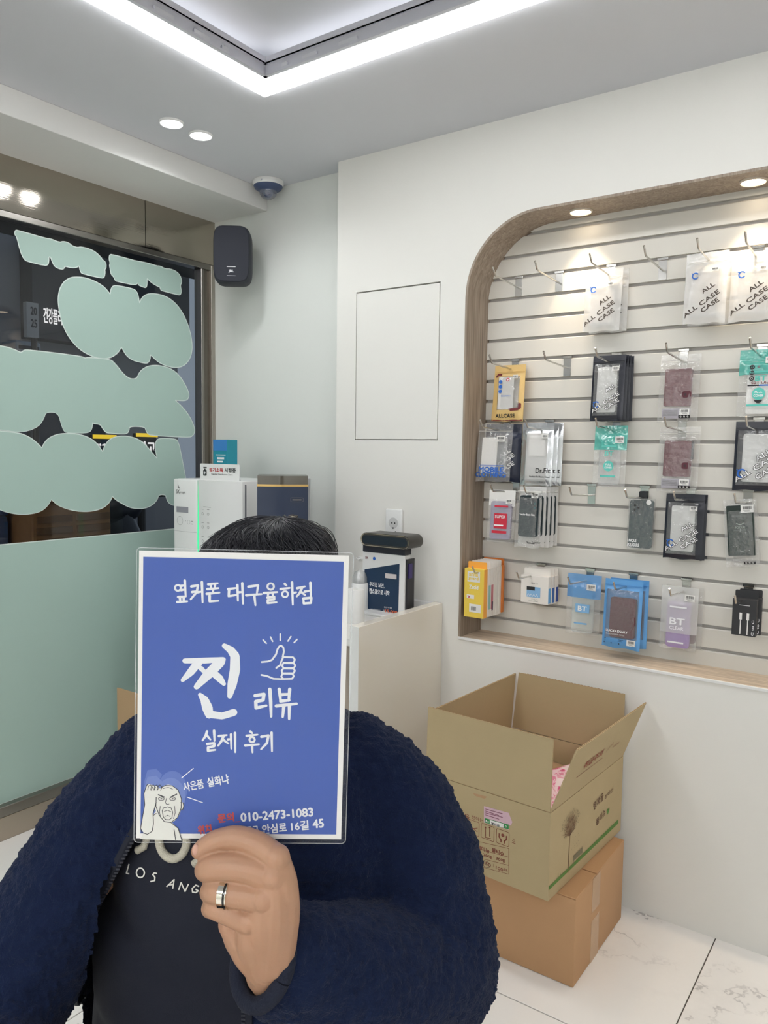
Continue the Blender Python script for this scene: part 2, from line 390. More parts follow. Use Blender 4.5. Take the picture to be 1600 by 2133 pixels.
# line light: four luminous arms in an aluminium frame, cove tape on the inner ledge
LED = emit('led_diffuser', (.975, .988, 1, 1), LED_POWER); TAPE = emit('led_tape', (.98, .99, 1, 1), COVE_POWER)
def loc(o, mb):
    q = Vector(o.location); mb.v = [tuple(Vector(p)-q) for p in mb.v]; return mb
def line_light(label, LY0, LY1, LED):
    iy0, iy1 = LY0+LW, LY1-LW
    ll = thing('line_light', label, 'light', ((LX0+LX1)/2, (LY0+LY1)/2, H))
    for (a, b, c, d) in ((LX0, ix0, LY0, LY1), (ix1, LX1, LY0, LY1), (ix0, ix1, LY0, iy0), (ix0, ix1, iy1, LY1)):
        loc(ll, MB().box(a, b, c, d, H-.014, H-.0005, bev=.003, seg=2)).build('diffuser', LED, ll, smooth=40)
    e = .012
    for (a, b, c, d) in ((ix0-.002, ix0+e, iy0, iy1), (ix1-e, ix1+.002, iy0, iy1), (ix0, ix1, iy0-.002, iy0+e), (ix0, ix1, iy1-e, iy1+.002)):
        m_ = MB(); m_.box(a, b, c, d, H-.013, H-.006); vert = (b-a) < (d-c)
        if vert: xx = ix0 if a < 0 else ix1; s_ = 1 if a < 0 else -1; m_.box(min(xx, xx+s_*.004), max(xx, xx+s_*.004), c, d, H-.004, H+.030); m_.box(min(xx+s_*.009, xx+s_*.011), max(xx+s_*.009, xx+s_*.011), c, d, H+.020, H+.038); m_.box(min(xx, xx+s_*.011), max(xx, xx+s_*.011), c, d, H+.020, H+.023)
        else: yy = iy0 if c < (LY0+LY1)/2 else iy1; s_ = 1 if c < (LY0+LY1)/2 else -1; m_.box(a, b, min(yy, yy+s_*.004), max(yy, yy+s_*.004), H-.004, H+.030); m_.box(a, b, min(yy+s_*.009, yy+s_*.011), max(yy+s_*.009, yy+s_*.011), H+.020, H+.038); m_.box(a, b, min(yy, yy+s_*.011), max(yy, yy+s_*.011), H+.020, H+.023)
        loc(ll, m_).build('rail', mat('rail_grey_paint', C(206, 206, 214), .4), ll)
    for (a, b, c, d) in ((ix0-.040, ix0-.030, iy0, iy1), (ix1+.030, ix1+.040, iy0, iy1), (ix0, ix1, iy0-.040, iy0-.030), (ix0, ix1, iy1+.030, iy1+.040)):
        loc(ll, MB().box(a, b, c, d, H+.0195, H+.022)).build('cove_tape', TAPE, ll)
    return ll
ll = line_light('large square white line light glowing on the ceiling over the corner', LY0, LY1, LED)
line_light('added square fill light, unseen on the ceiling behind the viewpoint', MY0, MY1, emit('led_rear_fill', (.985, .99, 1, 1), LED_FILL))  # second frame, unseen, added as fill for surfaces facing the camera
for (x, y, dx, dy) in ((ix0+.008, 1.42, .006, .05), (ix0+.008, 1.50, .006, .02), (ix0+.008, 1.30, .006, .06), (-1.43, iy1-.008, .05, .006), (-1.52, iy1-.008, .02, .006), (-1.30, iy1-.008, .06, .006)):
    loc(ll, MB().box(x-dx/2, x+dx/2, y-dy/2, y+dy/2, H-.006, H+.006, bev=.001, seg=1)).build('clip', mat('clip_grey', C(212, 212, 218), .5), ll)

def lamp(name, kind, loc_, energy, col, size, spot=None, parent=None, blend=.5):
    l = bpy.data.lights.new(name, kind); l.energy = energy; l.color = col
    if kind == 'SPOT': l.spot_size = math.radians(spot); l.spot_blend = blend
    l.shadow_soft_size = size
    o = bpy.data.objects.new(name, l); COL.objects.link(o); o.location = loc_
    if parent: o.parent = parent
    return o
def downlight(x, y, z, r, label, col, es, energy, spot, group, ringm, tilt=0):
    t = thing('downlight', label, 'light', (x, y, z), group=group)
    MB().lathe([(r*.86, -.001), (r*.86, -.005), (r*.90, -.007), (r, -.003), (r, -.0002)], 40).build('ring', ringm, t, smooth=40)
    MB().lathe([(r*.88, .0), (r*.86, -.004), (r*.0001, -.0055)], 40).build('lens', emit('lens_%d' % (es*10+energy), col, es), t)
    lamp('bulb', 'SPOT', (0, 0, -.012), energy, col[:3], .03, spot, t, .6)
    return t
downlight(-2.086, 1.729, H, .040, 'round white ceiling downlight farther from the dome camera', (.96, .98, 1, 1), 7, CEIL_SPOT, 160, 'pair of ceiling downlights', WHITE)
downlight(-2.083, 1.850, H, .040, 'round white ceiling downlight nearer the dome camera', (.96, .98, 1, 1), 7, CEIL_SPOT, 160, 'pair of ceiling downlights', WHITE)
RINGB = mat('downlight_ring_beige', C(196, 182, 166), .4)
NZL = NZ1-.0085
downlight(-.943, 2.396-.022, NZL, .036, 'beige ringed spotlight above the left end of the slatted niche', (1, .82, .60, 1), 12, NICHE_SPOT, 82, 'spotlights in the niche top', RINGB)
downlight(-.450, 2.383-.012, NZL, .036, 'beige ringed spotlight at the right end of the niche top', (1, .82, .60, 1), 12, NICHE_SPOT, 82, 'spotlights in the niche top', RINGB)
downlight(.06, 2.371, NZL, .036, 'beige ringed spotlight in the niche top beyond the frame', (1, .82, .60, 1), 12, NICHE_SPOT, 82, 'spotlights in the niche top', RINGB)

# ================================================================ WINDOW WITH FROSTED FILM
GY1 = 2.312; GZ0, GZ1 = .122, 2.150; GX = XW-.03
win = thing('window_1', None, None, (GX, 0, 0)) if False else None
wf = MB()
wf.box(XW-.05, XW, YF, YB-.0005, GZ1, 2.173, bev=.002, seg=1)                      # head
wf.box(XW-.045, XW+.004, YF, GY1+.015, .085, GZ0, bev=.002, seg=1)                 # bottom rail
wf.box(XW-.05, XW-.004, GY1, GY1+.016, GZ0, GZ1, bev=.002, seg=1)                   # slim jamb
for yy in (-.55,): wf.box(XW-.045, XW, yy, yy+.04, GZ0, GZ1)
win = wf.build('window_1', mat('window_frame_steel', C(150, 146, 140), .3, metal=1.0, bump=.08, bscale=60, stretch=(1, .05, 6)), kind=S)
MB().box(XW-.05, XW-.012, GY1+.017, YB-.001, .0, 2.15).build('jamb_plate', mat('dark_steel', C(120, 114, 106), .25, metal=1.0, bump=.1, bscale=50, stretch=(4, 4, .1)), win)
MB().box(XW-.03, XW+.002, YB-.022, YB-.0005, 0, 2.17, bev=.001, seg=1).build('jamb_edge', mat('jamb_strip', C(176, 170, 160), .35, metal=.8), win)
MB().box(XW-.06, XW+.002, YF, GY1+.015, 0, .084, bev=.001, seg=1).build('base_plate', mat('sill_steel', C(186, 176, 162), .35, metal=1.0, bump=.1, bscale=60, stretch=(1, .05, 6)), win)
MB().box(GX-.004, GX+.004, YF, GY1+.004, GZ0-.004, GZ1+.004).build('glass', GLASS, win)
FX = GX+.0048
def wpt(px, py):                                              # picture point on the film plane -> (y, z)
    p = on(px, py, 0, FX); return (p.y, p.z)
def c2(P): return [wpt(x/2.857, 380+y/2.857) for x, y in P]
def c3(P): return [wpt(x/2.857, 800+y/2.857) for x, y in P]
def smooth_poly(P, it=2):
    """round off a traced outline, keeping sharp notches"""
    P = [Vector(p) for p in P]
    for _ in range(it):
        Q = []; n = len(P)
        for i in range(n):
            a, b, c = P[i-1], P[i], P[(i+1) % n]
            u, v = (a-b), (c-b)
            if u.length < 1e-6 or v.length < 1e-6: continue
            if u.angle(v) < math.radians(95): Q.append(b); continue
            Q += [b+u*.25, b+v*.25]
        P = Q
    return [(p.x, p.y) for p in P]
FRX = Matrix(((0, 1, 0, 0), (1, 0, 0, 0), (0, 0, 1, 0), (0, 0, 0, 1)))      # (x, y, z) prism frame -> film lies in world (y, z)
EDGE = mat('film_edge_lit', C(214, 226, 220), .4)
def film_piece(P, it=2):
    P = smooth_poly(P, it)
    b = MB(FRX); b.prism(P, FX, FX+.0006); o = b.build('film_shape', MINT, win, label='mint frosted film lettering shape')
    r = MB(FRX); r.stroke(P, .0035, y=FX+.0009, closed=True, cap=False); r.build('film_lit_edge', EDGE, o)  # pale strip painted along the outline for the lit edge of the film
A_ = [(90,285),(105,285),(280,335),(300,335),(355,358),(375,350),(410,360),(430,378),(460,388),(480,383),(530,395),(570,415),(600,445),(610,462),(625,470),(632,490),(630,512),(622,518),(626,535),(620,565),(605,570),(495,545),(478,535),(470,497),(450,508),(420,508),(385,498),(382,510),(370,518),(340,510),(320,495),(305,460),(300,443),(290,443),(290,470),(285,490),(265,495),(160,470),(140,455),(120,410),(98,320),(85,310)]
B_ = [(650,432),(665,428),(790,462),(800,465),(880,480),(935,498),(950,497),(985,515),(1010,514),(1045,527),(1070,550),(1080,580),(1080,600),(1072,610),(1080,650),(1072,670),(1055,668),(965,645),(955,640),(950,620),(945,622),(905,600),(875,572),(875,610),(868,627),(850,622),(825,612),(818,598),(805,612),(700,590),(685,585),(675,560),(660,548),(655,515),(650,495),(655,478),(648,460)]
C_ = [(440,562),(500,565),(560,585),(620,620),(655,665),(658,640),(668,618),(690,612),(790,632),(810,645),(822,670),(830,718),(840,690),(865,668),(900,660),(960,668),(1010,690),(1060,735),(1100,800),(1130,880),(1143,950),(1143,1010),(1125,1060),(1090,1095),(1040,1104),(980,1090),(935,1065),(895,1025),(893,1055),(880,1075),(860,1076),(790,1060),(755,1035),(735,1005),(722,980),(705,1010),(675,1035),(640,1048),(600,1050),(545,1035),(480,1000),(430,950),(390,890),(360,810),(345,720),(345,680),(355,630),(380,590),(410,570)]
D1 = [(-620,900),(-500,890),(-300,900),(-150,940),(-60,965),(0,972),(50,982),(95,998),(125,1015),(140,998),(170,996),(490,1035),(505,1047),(520,1040),(655,1053),(680,1072),(755,1166),(812,1171),(825,1135),(850,1108),(890,1090),(940,1088),(1000,1100),(1050,1130),(1090,1180),(1120,1240),(1126,1270),(1115,1295),(1090,1300),(1042,1296)]
D2 = [(1090,140),(1130,195),(1155,250),(1160,285),(1145,310),(1120,318),(900,305),(880,297),(868,280),(862,254),(770,251),(768,275),(758,293),(735,298),(650,292),(630,288),(610,265),(598,240),(555,235),(551,228),(548,262),(535,285),(500,291),(400,290),(380,280),(365,240),(345,168),(272,166),(262,200),(235,245),(190,270),(150,281),(100,284),(30,275),(0,270),(-150,262),(-400,250),(-620,245)]
E_ = [(-620,262),(-300,262),(-100,268),(0,279),(95,289),(140,299),(190,325),(225,355),(248,380),(262,350),(290,320),(340,298),(400,293),(470,298),(530,318),(575,350),(610,402),(625,360),(650,330),(690,312),(740,308),(800,318),(850,345),(890,390),(935,443),(925,400),(922,365),(930,335),(950,322),(1040,325),(1060,340),(1075,400),(1105,560),(1120,640),(1110,700),(1060,725),(1028,722),(1000,705),(990,680),(983,658),(945,658),(935,690),(905,722),(860,740),(820,742),(770,735),(715,705),(690,690),(668,668),(655,700),(620,735),(560,755),(490,760),(420,750),(350,725),(320,700),(305,685),(290,715),(250,755),(190,772),(120,776),(50,765),(0,748),(-120,700),(-160,745),(-300,770),(-500,740),(-620,690)]
film_piece(c2(A_), 1); film_piece(c2(B_), 1); film_piece(c2(C_)); film_piece(c2(D1)+c3(D2)); film_piece(c3(E_))
film_piece([(YF, GZ0), (GY1, GZ0), (GY1, 1.041), (YF, 1.048)], 0)

# ================================================================ THE STREET OUTSIDE
ASPH = mat('asphalt', C(70, 74, 80), .8, bump=.4, bscale=60)
MB().box(-14, XW-.11, -8, 8, -.25, -.15).build('street', ASPH, kind=S)
FAC = mat('facade_grey', C(150, 150, 152), .8, var=.08, vscale=1.5); FACD = mat('facade_dark', C(62, 66, 72), .7); PANE = mat('shop_pane', C(40, 52, 66), .15)
# canopy beam just outside the glass
MB().box(-3.5, XW-.12, YF, 3.6, 2.34, 2.75).build('trim_3', mat('canopy_dark', C(52, 56, 60), .7), kind=S)
# shop block across the street
bt = thing('shop_building', 'dim grey shop block with a lit white sign across the street', 'building', (-9.0, 4.5, -.15))
def bl(mb): return loc(bt, mb)
bl(MB().box(-10, -8.6, -3, 7.2, -.15, 8)).build('wall', FAC, bt)
bl(MB().box(-8.6, -8.35, 4.95, 7.2, 2.6, 3.7)).build('sign_board', mat('sign_dark', C(70, 72, 74), .6), bt)
def outp(px, py, X): return on(px, py, 0, X)
q0 = outp(90, 672, -8.34); q1 = outp(139, 672, -8.34)
sg = MB(FR(q0, (0, 1, 0), (0, 0, 1))); sg.text('건강플러스', 0, 0, .17, w=q1.y-q0.y, bold=.003, y=-.01)
bl(sg).build('sign_lettering', emit('sign_white', (1, 1, 1, 1), 1.0), bt, label='white glowing Korean letters')
for yy in (3.1, 4.35): bl(MB().box(-8.6, -8.45, yy, yy+.12, -.15, 5)).build('pilaster', mat('pilaster_pale', C(190, 190, 188), .7), bt)
for (y0, z0) in ((-.5, 2.9), (1.3, 2.9), (3.3, 2.9), (-.5, .6), (1.3, .6), (3.3, .6), (5.0, .6)):
    wfm = bl(MB().box(-8.6, -8.54, y0, y0+1.0, z0, z0+1.3)).build('window_frame', FACD, bt)
    bl(MB().box(-8.54, -8.52, y0+.06, y0+.94, z0+.06, z0+1.24)).build('pane', PANE, wfm)
p = outp(56, 655, -7.4)
nb = thing('number_board', 'small grey post board with black numbers across the street', 'sign', (p.x, p.y, -.15))
nw = outp(77, 655, -7.4).y-p.y
loc(nb, MB().box(p.x-.03, p.x+.03, p.y-.02, p.y+nw, p.z-.22, p.z+.12)).build('board', mat('board_grey', C(176, 176, 172), .7), nb)
loc(nb, MB().tube([(p.x-.05, p.y+.1, -.15), (p.x-.05, p.y+.1, p.z+.1)], .03)).build('post', DKMETAL, nb)
for dz, tt in ((.0, '20'), (-.12, '25')):
    tm = MB(FR((p.x+.032, p.y+nw*.2, p.z+dz), (0, 1, 0), (0, 0, 1))); tm.text(tt, 0, 0, .075, w=nw*.6, bold=.003); loc(nb, tm).build('numbers', INK, nb)
p = outp(34, 735, -8.2)
ac = thing('condenser_unit', 'pale louvred condenser unit on the facade across the street', 'air conditioner', (p.x, p.y, p.z-.35))
aw = outp(86, 735, -8.2).y-p.y
loc(ac, MB().box(p.x-.3, p.x, p.y, p.y+aw, p.z-.35, p.z+.14, bev=.02)).build('casing', mat('casing_grey', C(150, 158, 164), .6), ac)
for k in range(4): loc(ac, MB().box(p.x, p.x+.01, p.y+aw*.1, p.y+aw*.9, p.z-.25+.1*k, p.z-.21+.1*k)).build('louvre', FACD, ac)
loc(ac, MB().box(-8.595, p.x-.3, p.y+.1, p.y+.3, p.z-.3, p.z-.2)).build('bracket', DKMETAL, ac)
def streetsign(px, py, X, px2, hz, txt, label):
    p = outp(px, py, X); wy = outp(px2, py, X).y-p.y; t = thing('street_sign', label, 'sign', (p.x, p.y, -.15))
    loc(t, MB().box(p.x-.06, p.x, p.y, p.y+wy, p.z-hz, p.z, bev=.01)).build('board', mat('sign_board_black', C(26, 28, 30), .5), t)
    loc(t, MB().box(p.x, p.x+.02, p.y, p.y+wy, p.z-.035, p.z)).build('light_bar', emit('sign_yellow', (1, .72, .05, 1), .9), t)
    loc(t, MB().box(p.x, p.x+.02, p.y, p.y+wy, p.z-hz, p.z-hz+.02)).build('lower_bar', emit('sign_yellow', (1, .72, .05, 1), .9), t)
    tm = MB(FR((p.x+.005, p.y+wy*.1, p.z-hz+.06), (0, 1, 0), (0, 0, 1))); tm.text(txt, 0, 0, hz-.14, w=wy*.8, bold=.004); loc(t, tm).build('lettering', emit('sign_white', (1, 1, 1, 1), 1.0), t)
    loc(t, MB().tube([(p.x-.09, p.y+wy/2, -.15), (p.x-.09, p.y+wy/2, p.z-hz/2)], .04)).build('post', DKMETAL, t)
streetsign(193, 905, -6.0, 240, .16, '현수막', 'yellow edged black sign seen between the middle film letters')
streetsign(283, 902, -6.4, 326, .26, '광고', 'yellow edged black sign seen beside the right film letter')
# rattan chest, blue bin and scooter standing on the pavement
p0 = outp(68, 1052, -3.15); p1 = outp(232, 1040, -3.15)
ch = thing('rattan_chest', 'brown woven chest standing outside behind the glass', 'chest', ((p0.x), (p0.y+p1.y)/2, -.15))
BR = mat('rattan_brown', C(176, 128, 80), .7, var=.15, vscale=30); BRD = mat('rattan_dark', C(136, 98, 60), .7)
zt = 1.14
loc(ch, MB().box(-3.6, -3.15, p0.y, p1.y, -.15, zt, bev=.015)).build('body', BR, ch)
yw = p1.y-p0.y
for a, b in ((.04, .47), (.53, .96)):
    fr = MB()
    for z in np.arange(.1, zt-.08, .05): fr.box(-3.15, -3.142, p0.y+yw*a, p0.y+yw*b, z, z+.03)
    o = loc(ch, fr).build('woven_panel', BRD, ch); 
loc(ch, MB().box(-3.62, -3.13, p0.y-.02, p1.y+.02, zt, zt+.03, bev=.008)).build('lid', BR, ch)
p = outp(2, 1075, -3.3); q = outp(64, 1075, -3.3)
bn = thing('storage_bin', 'dark blue bin standing outside beside the woven chest', 'bin', (-3.5, (p.y+q.y)/2, -.15))
loc(bn, MB().box(-3.75, -3.3, p.y, p0.y-.04, -.15, 1.08, bev=.03)).build('body', mat('bin_blue', C(44, 72, 120), .5), bn)
loc(bn, MB().box(-3.77, -3.28, p.y-.015, p0.y-.03, 1.08, 1.12, bev=.012)).build('lid', mat('bin_blue', C(44, 72, 120), .5), bn)
c = outp(310, 1070, -4.2)
sx, sy = c.x, c.y
sco = thing('scooter', 'dark parked scooter outside behind the lowest film letter', 'scooter', (sx, sy, -.15))
SB = mat('scooter_black', C(34, 38, 46), .3)
b = MB(); b.tube([(sx, sy-.05, .55), (sx, sy-.28, .95)], [.10, .12], 12); b.ball((sx, sy-.22, 1.02), (.13, .15, .12)); b.tube([(sx, sy+.0, .35), (sx, sy+.35, .30), (sx, sy+.6, .42)], [.12, .14, .13], 12); loc(sco, b).build('body', SB, sco, smooth=60)
b = MB(); b.tube([(sx-.33, sy-.12, 1.10), (sx-.12, sy-.2, 1.08), (sx+.12, sy-.2, 1.08), (sx+.33, sy-.12, 1.10)], .018, 8); loc(sco, b).build('handlebar', DKMETAL, sco, smooth=60)
for s_ in (-.28, .28): loc(sco, MB().tube([(sx+s_, sy-.14, 1.10), (sx+s_*1.1, sy-.2, 1.28)], .008, 6).ball((sx+s_*1.12, sy-.21, 1.32), (.06, .012, .045))).build('mirror', SB, sco, smooth=60)
loc(sco, MB().box(sx-.13, sx+.13, sy+.1, sy+.75, .58, .70, bev=.04)).build('seat', BLACK, sco, smooth=60)
for yy in (sy-.5, sy+.7):
    m_ = Matrix.Translation((sx, yy, .1)) @ Matrix.Rotation(PI/2, 4, 'Y')
    loc(sco, MB().lathe([(.13, -.05), (.22, -.06), (.25, -.03), (.25, .03), (.22, .06), (.13, .05)], 24, m_)).build('wheel', BLACK, sco, smooth=50)
loc(sco, MB().tube([(sx, sy-.28, .95), (sx, sy-.5, .1)], .03, 8)).build('fork', DKMETAL, sco)
# ================================================================ DISPLAY HOOKS AND PACKS
def ordw(i): return ['first', 'second', 'third', 'fourth', 'fifth', 'sixth', 'seventh', 'eighth'][i]
ROWZ = [GZ[2+k] for k in (1, 5, 8, 11, 15)]
ROWN = ['top row', 'second row', 'third row', 'fourth row', 'bottom row']
TIPS = [[(1027, 557), (1115, 545), (1229, 523), (1342, 510), (1453, 495), (1553, 480)],
        [(1020, 737), (1133, 726), (1241, 715), (1388, 712), (1563, 695)],
        [(1001, 869), (1095, 868), (1241, 877), (1385, 868), (1555, 860)],
        [(1022, 1013), (1092, 1007), (1187, 1008), (1303, 1012), (1404, 1015), (1531, 1020)],
        [(985, 1174), (1077, 1184), (1184, 1194), (1279, 1206), (1395, 1218), (1532, 1230)]]
HOLD = [['empty, beside the curved oak corner', 'empty, one along from the oak corner', 'holding two clear pouches', 'empty, between clear pouches', 'holding two clear pouches left of the glinting one', 'holding a glinting clear pouch under the spotlight'],
        ['holding the yellow pouches', 'empty, beside the yellow pouches', 'holding the stack of black pouches', 'holding the upper wine red wallet pouch', 'holding the teal topped pouch with camera rings'],
        ['holding the blue lettered clear pouch', 'holding the silver pouches', 'holding the small teal topped pouch', 'holding the lower wine red wallet pouch', 'holding the large black pouch'],
        ['holding the red carded case', 'holding the fan of white pouches', 'empty, between white pouches and the green case', 'holding the green case box', 'holding the lower stack of black pouches', 'holding the green wallet pouch'],
        ['holding the yellow box and white boxes', 'holding small white boxes', 'holding the pale blue topped clear pouch', 'holding the blue wallet pouches', 'holding the lilac pouch', 'holding the black cable boxes']]
hook_x = []
proto = None
def make_hook():
    t = thing('display_hook', 'x', 'hook', (0, 0, 0))
    b = MB(); b.box(-.0125, .0125, -.0022, -.0006, -.064, -.006, bev=.0004, seg=1)
    b.build('bracket', CHROME, t)
    b = MB(); b.box(-.016, .016, -.005, .006, -.006, .002, bev=.0008, seg=1); b.build('clip', CHROME, t)
    b = MB(); b.tube([(0, -.002, -.036), (0, -.05, -.034), (0, -.168, -.028), (0, -.174, -.026), (0, -.192, -.004)], .0029, 8); b.build('rod', CHROME, t, smooth=50)
    return t
for r in range(5):
    xs = []
    for i, tp in enumerate(TIPS[r]):
        p = on(tp[0], tp[1], 1, YS-.190); xs.append(p.x)
        lab = 'chrome hook in the %s, %s' % (ROWN[r], HOLD[r][i])
        if proto is None: t = proto = make_hook()
        else:
            t = proto.copy(); COL.objects.link(t)
            for ch in proto.children:
                c = ch.copy(); c.parent = t; COL.objects.link(c)
        t.location = (p.x, YS, ROWZ[r]); t['label'] = lab; t['group'] = 'chrome hooks on the slat wall'
    hook_x.append(xs)

CLEAR = film('clear_pouch', C(244, 242, 238), .10, rough=.14, gloss=.07, bump=.35, bscale=55)
CLEARW = film('milky_pouch', C(246, 244, 240), .42, rough=.2, gloss=.08, bump=.35, bscale=55)
CASEC = film('clear_case', C(240, 241, 240), .20, rough=.1, gloss=.12)
LILAC = film('lilac_case', C(186, 176, 208), .50, rough=.12, gloss=.12)
TEALF = film('teal_film', C(78, 190, 176), .82, rough=.12, gloss=.10, bump=.4, bscale=40)
SKYF = film('sky_film', C(98, 158, 216), .88, rough=.16, gloss=.10, bump=.4, bscale=40)
BLK = mat('black_pouch', C(36, 38, 48), .28, bump=.5, bscale=45)
NAVYP = mat('navy_pouch', C(30, 38, 62), .25, bump=.5, bscale=45)
YELP = mat('kraft_yellow_pouch', C(222, 188, 122), .4, bump=.3, bscale=60)
SILV = mat('silver_pouch', C(206, 208, 210), .22, metal=.85, bump=.6, bscale=28)
SKYP = mat('sky_blue_pouch', C(98, 162, 220), .3, bump=.45, bscale=40)
PAPER = mat('paper_white', C(236, 234, 230), .6)
WINE = mat('wine_leather', C(92, 18, 32), .4, bump=.2, bscale=300)
WINED = mat('wine_leather_dark', C(84, 22, 38), .42, bump=.2, bscale=300)
GREENL = mat('dark_green_leather', C(20, 40, 32), .4, bump=.2, bscale=300)
GREENC = mat('deep_teal_case', C(8, 42, 46), .35)
SLATEC = mat('slate_green_case', C(20, 38, 44), .4)
BLUEP = mat('print_blue', C(40, 104, 196), .5); TEALP = mat('print_teal', C(96, 200, 186), .5); REDP = mat('print_red', C(206, 44, 66), .5)
GREYP = mat('print_grey', C(120, 118, 116), .6); DKRED = mat('print_maroon', C(110, 32, 34), .5); WPRINT = mat('print_white', C(242, 242, 242), .5)
LGREY = mat('card_lilac_grey', C(184, 178, 190), .6)

def place(hole, tl, tr, bl, row, col, tilt):
    xh = hook_x[row][col]
    y = on(hole[0], hole[1], 0, xh).y; y = min(max(y, YS-.170), YS-.014)
    a = on(tl[0], tl[1], 1, y); b = on(tr[0], tr[1], 1, y)
    w = b.x-a.x; zt = (a.z+b.z)/2; c = on(bl[0], bl[1], 1, y-.19*math.tan(math.radians(tilt)))
    return (xh, y, zt), (a.x+b.x)/2-xh, w, (zt-c.z)/math.cos(math.radians(tilt))

class Pack:
    """a hanging bag: local x right, z down from the top edge, y into the wall"""
    def __init__(s, name, label, cat, P, tilt=5, yaw=0, roll=0, hh=.03, t=.016, group=None, dy=0.0, dx=0.0, edge=.02, seed=0):
        (x, y, z), cx, s.w, s.h = P
        s.t = thing(name, label, cat, (x+dx, y+dy, z), group=group, rot=(-math.radians(tilt), math.radians(roll), math.radians(yaw)))
        s.cx = cx; s.hh = hh; s.th = t; s.edge = edge; s.seed = seed
    def fy(s, x, z):
        if -z < s.hh: return -.0006+.0006*math.sin(60*x+s.seed)
        d = min(s.w/2-abs(x-s.cx), s.h+z, -z-s.hh); q = max(0, min(1, d/s.edge)); q = q*q*(3-2*q)
        return -.0006-s.th*.5*q+.0011*noise.noise((x*70, z*55, s.seed*3.1))*min(1, d/.006)
    def sheet(s, mb, back=False, skip=None, x0=None, x1=None, z0=None, z1=None, nx=14, nz=22, d=0):
        x0 = s.cx-s.w/2 if x0 is None else x0; x1 = s.cx+s.w/2 if x1 is None else x1; z0 = -s.h if z0 is None else z0; z1 = 0 if z1 is None else z1
        vs = []; fs = []
        for i in range(nz+1):
            for j in range(nx+1):
                x = x0+(x1-x0)*j/nx; z = z0+(z1-z0)*i/nz; y = s.fy(x, z)
                zz = z+(.0018*math.sin(x*90+s.seed*2) if i == 0 and z0 == -s.h else 0)
                vs.append((x, (-y*.9+.0002) if back else y-d, zz))
        for i in range(nz):
            for j in range(nx):
                if skip and skip(x0+(x1-x0)*(j+.5)/nx, z0+(z1-z0)*(i+.5)/nz): continue
                a = i*(nx+1)+j; fs.append((a, a+1, a+nx+2, a+nx+1))
        mb.add(vs, fs)
    def bag(s, m, skip=None):
        b = MB(); s.sheet(b, skip=skip); s.sheet(b, True); return b.build('pouch', m, s.t, smooth=180)
    def window(s, m, x0, x1, z0, z1, bagm):
        """opaque bag with a clear window in its front"""
        b = MB(); L, R_, B, T = s.cx-s.w/2, s.cx+s.w/2, -s.h, 0
        for (a, c, d, e, nx, nz) in ((L, x0, B, T, 3, 18), (x1, R_, B, T, 3, 18), (x0, x1, B, z0, 8, 3), (x0, x1, z1, T, 8, 5)): s.sheet(b, x0=a, x1=c, z0=d, z1=e, nx=nx, nz=nz)
        s.sheet(b, True); b.build('pouch', bagm, s.t, smooth=180)
        b = MB(); s.sheet(b, x0=x0, x1=x1, z0=z0, z1=z1, nx=10, nz=16); b.build('window_film', m, s.t, smooth=180)
    def zip(s, m):
        b = MB()
        for dz in (.004, .008): b.tube([(s.cx-s.w/2+.003, -.0022, -s.hh+dz), (s.cx+s.w/2-.003, -.0022, -s.hh+dz)], .0007, 6)
        b.build('zip_seal', m, s.t)
    def slab(s, name, m, x, z, w, h, t=.008, r=.010, y=None, label=None, par=None):
        yc = -.0005 if y is None else y
        b = MB(); b.prism(rrect(w, h, r, 5, x, z), yc-t/2, yc+t/2); return b.build(name, m, par or s.t, smooth=40, label=label)
    def print(s, name, m, fn, d=.0016, drape=True, par=None, y=None):
        b = MB(); fn(b)
        b.v = [(x, ((s.fy(x, z)-d) if drape else y)+(q+.0004), z) for x, q, z in b.v]
        return b.build(name, m, par or s.t)
    def price(s, x, z, w=.026, h=.017, drape=True, y=None, rot=0):
        d = .0024; y = (min(s.fy(x+a*w/2, z+c*h/2) for a in (-1, 0, 1) for c in (-1, 0, 1))-d) if y is None else y
        o = MB().add([(x-w/2, y, z-h/2), (x+w/2, y, z-h/2), (x+w/2, y, z+h/2), (x-w/2, y, z+h/2)], [(0, 1, 2, 3)]).build('price_label', PAPER, s.t)
        b = MB(); rr = random.Random(int(x*1e5)+s.seed); q = x-w*.34
        while q < x+w*.36:
            bw = rr.choice((.0006, .0011, .0016)); b.rect(q, q+bw, z-h*.08, z+h*.32, y-.0003); q += bw+.0008
        b.rect(x-w*.3, x+w*.2, z-h*.22, z-h*.18, y-.0003); b.rect(x-w*.2, x+w*.3, z-h*.36, z-h*.32, y-.0003)
        b.build('barcode', INK, o)
def logo_c(b, x, z, r): b.stroke([(x+r*math.cos(a), z+r*math.sin(a)) for a in [math.radians(40+i*28) for i in range(11)]], r*.42); b.stroke([(x-r*1.25, z+r*.95), (x-r*.8, z+r*.72)], r*.3)
def allcase(b, P, sc_=1.0, ox=0, oz=0, bo=.0006):
    w, h = P.w*sc_, P.h; hh_ = w*.105; ro = .60; x0 = P.cx+ox
    b.text('ALL', x0-.03*w, -h*.60+oz, hh_, w=.34*w, rot=ro, bold=bo)
    b.text('ALL CASE', x0-.44*w, -h*.915+oz, hh_, w=.98*w, rot=ro, bold=bo)
    b.text('CASE', x0-.01*w, -h*.865+oz, hh_, w=.46*w, rot=ro, bold=bo)

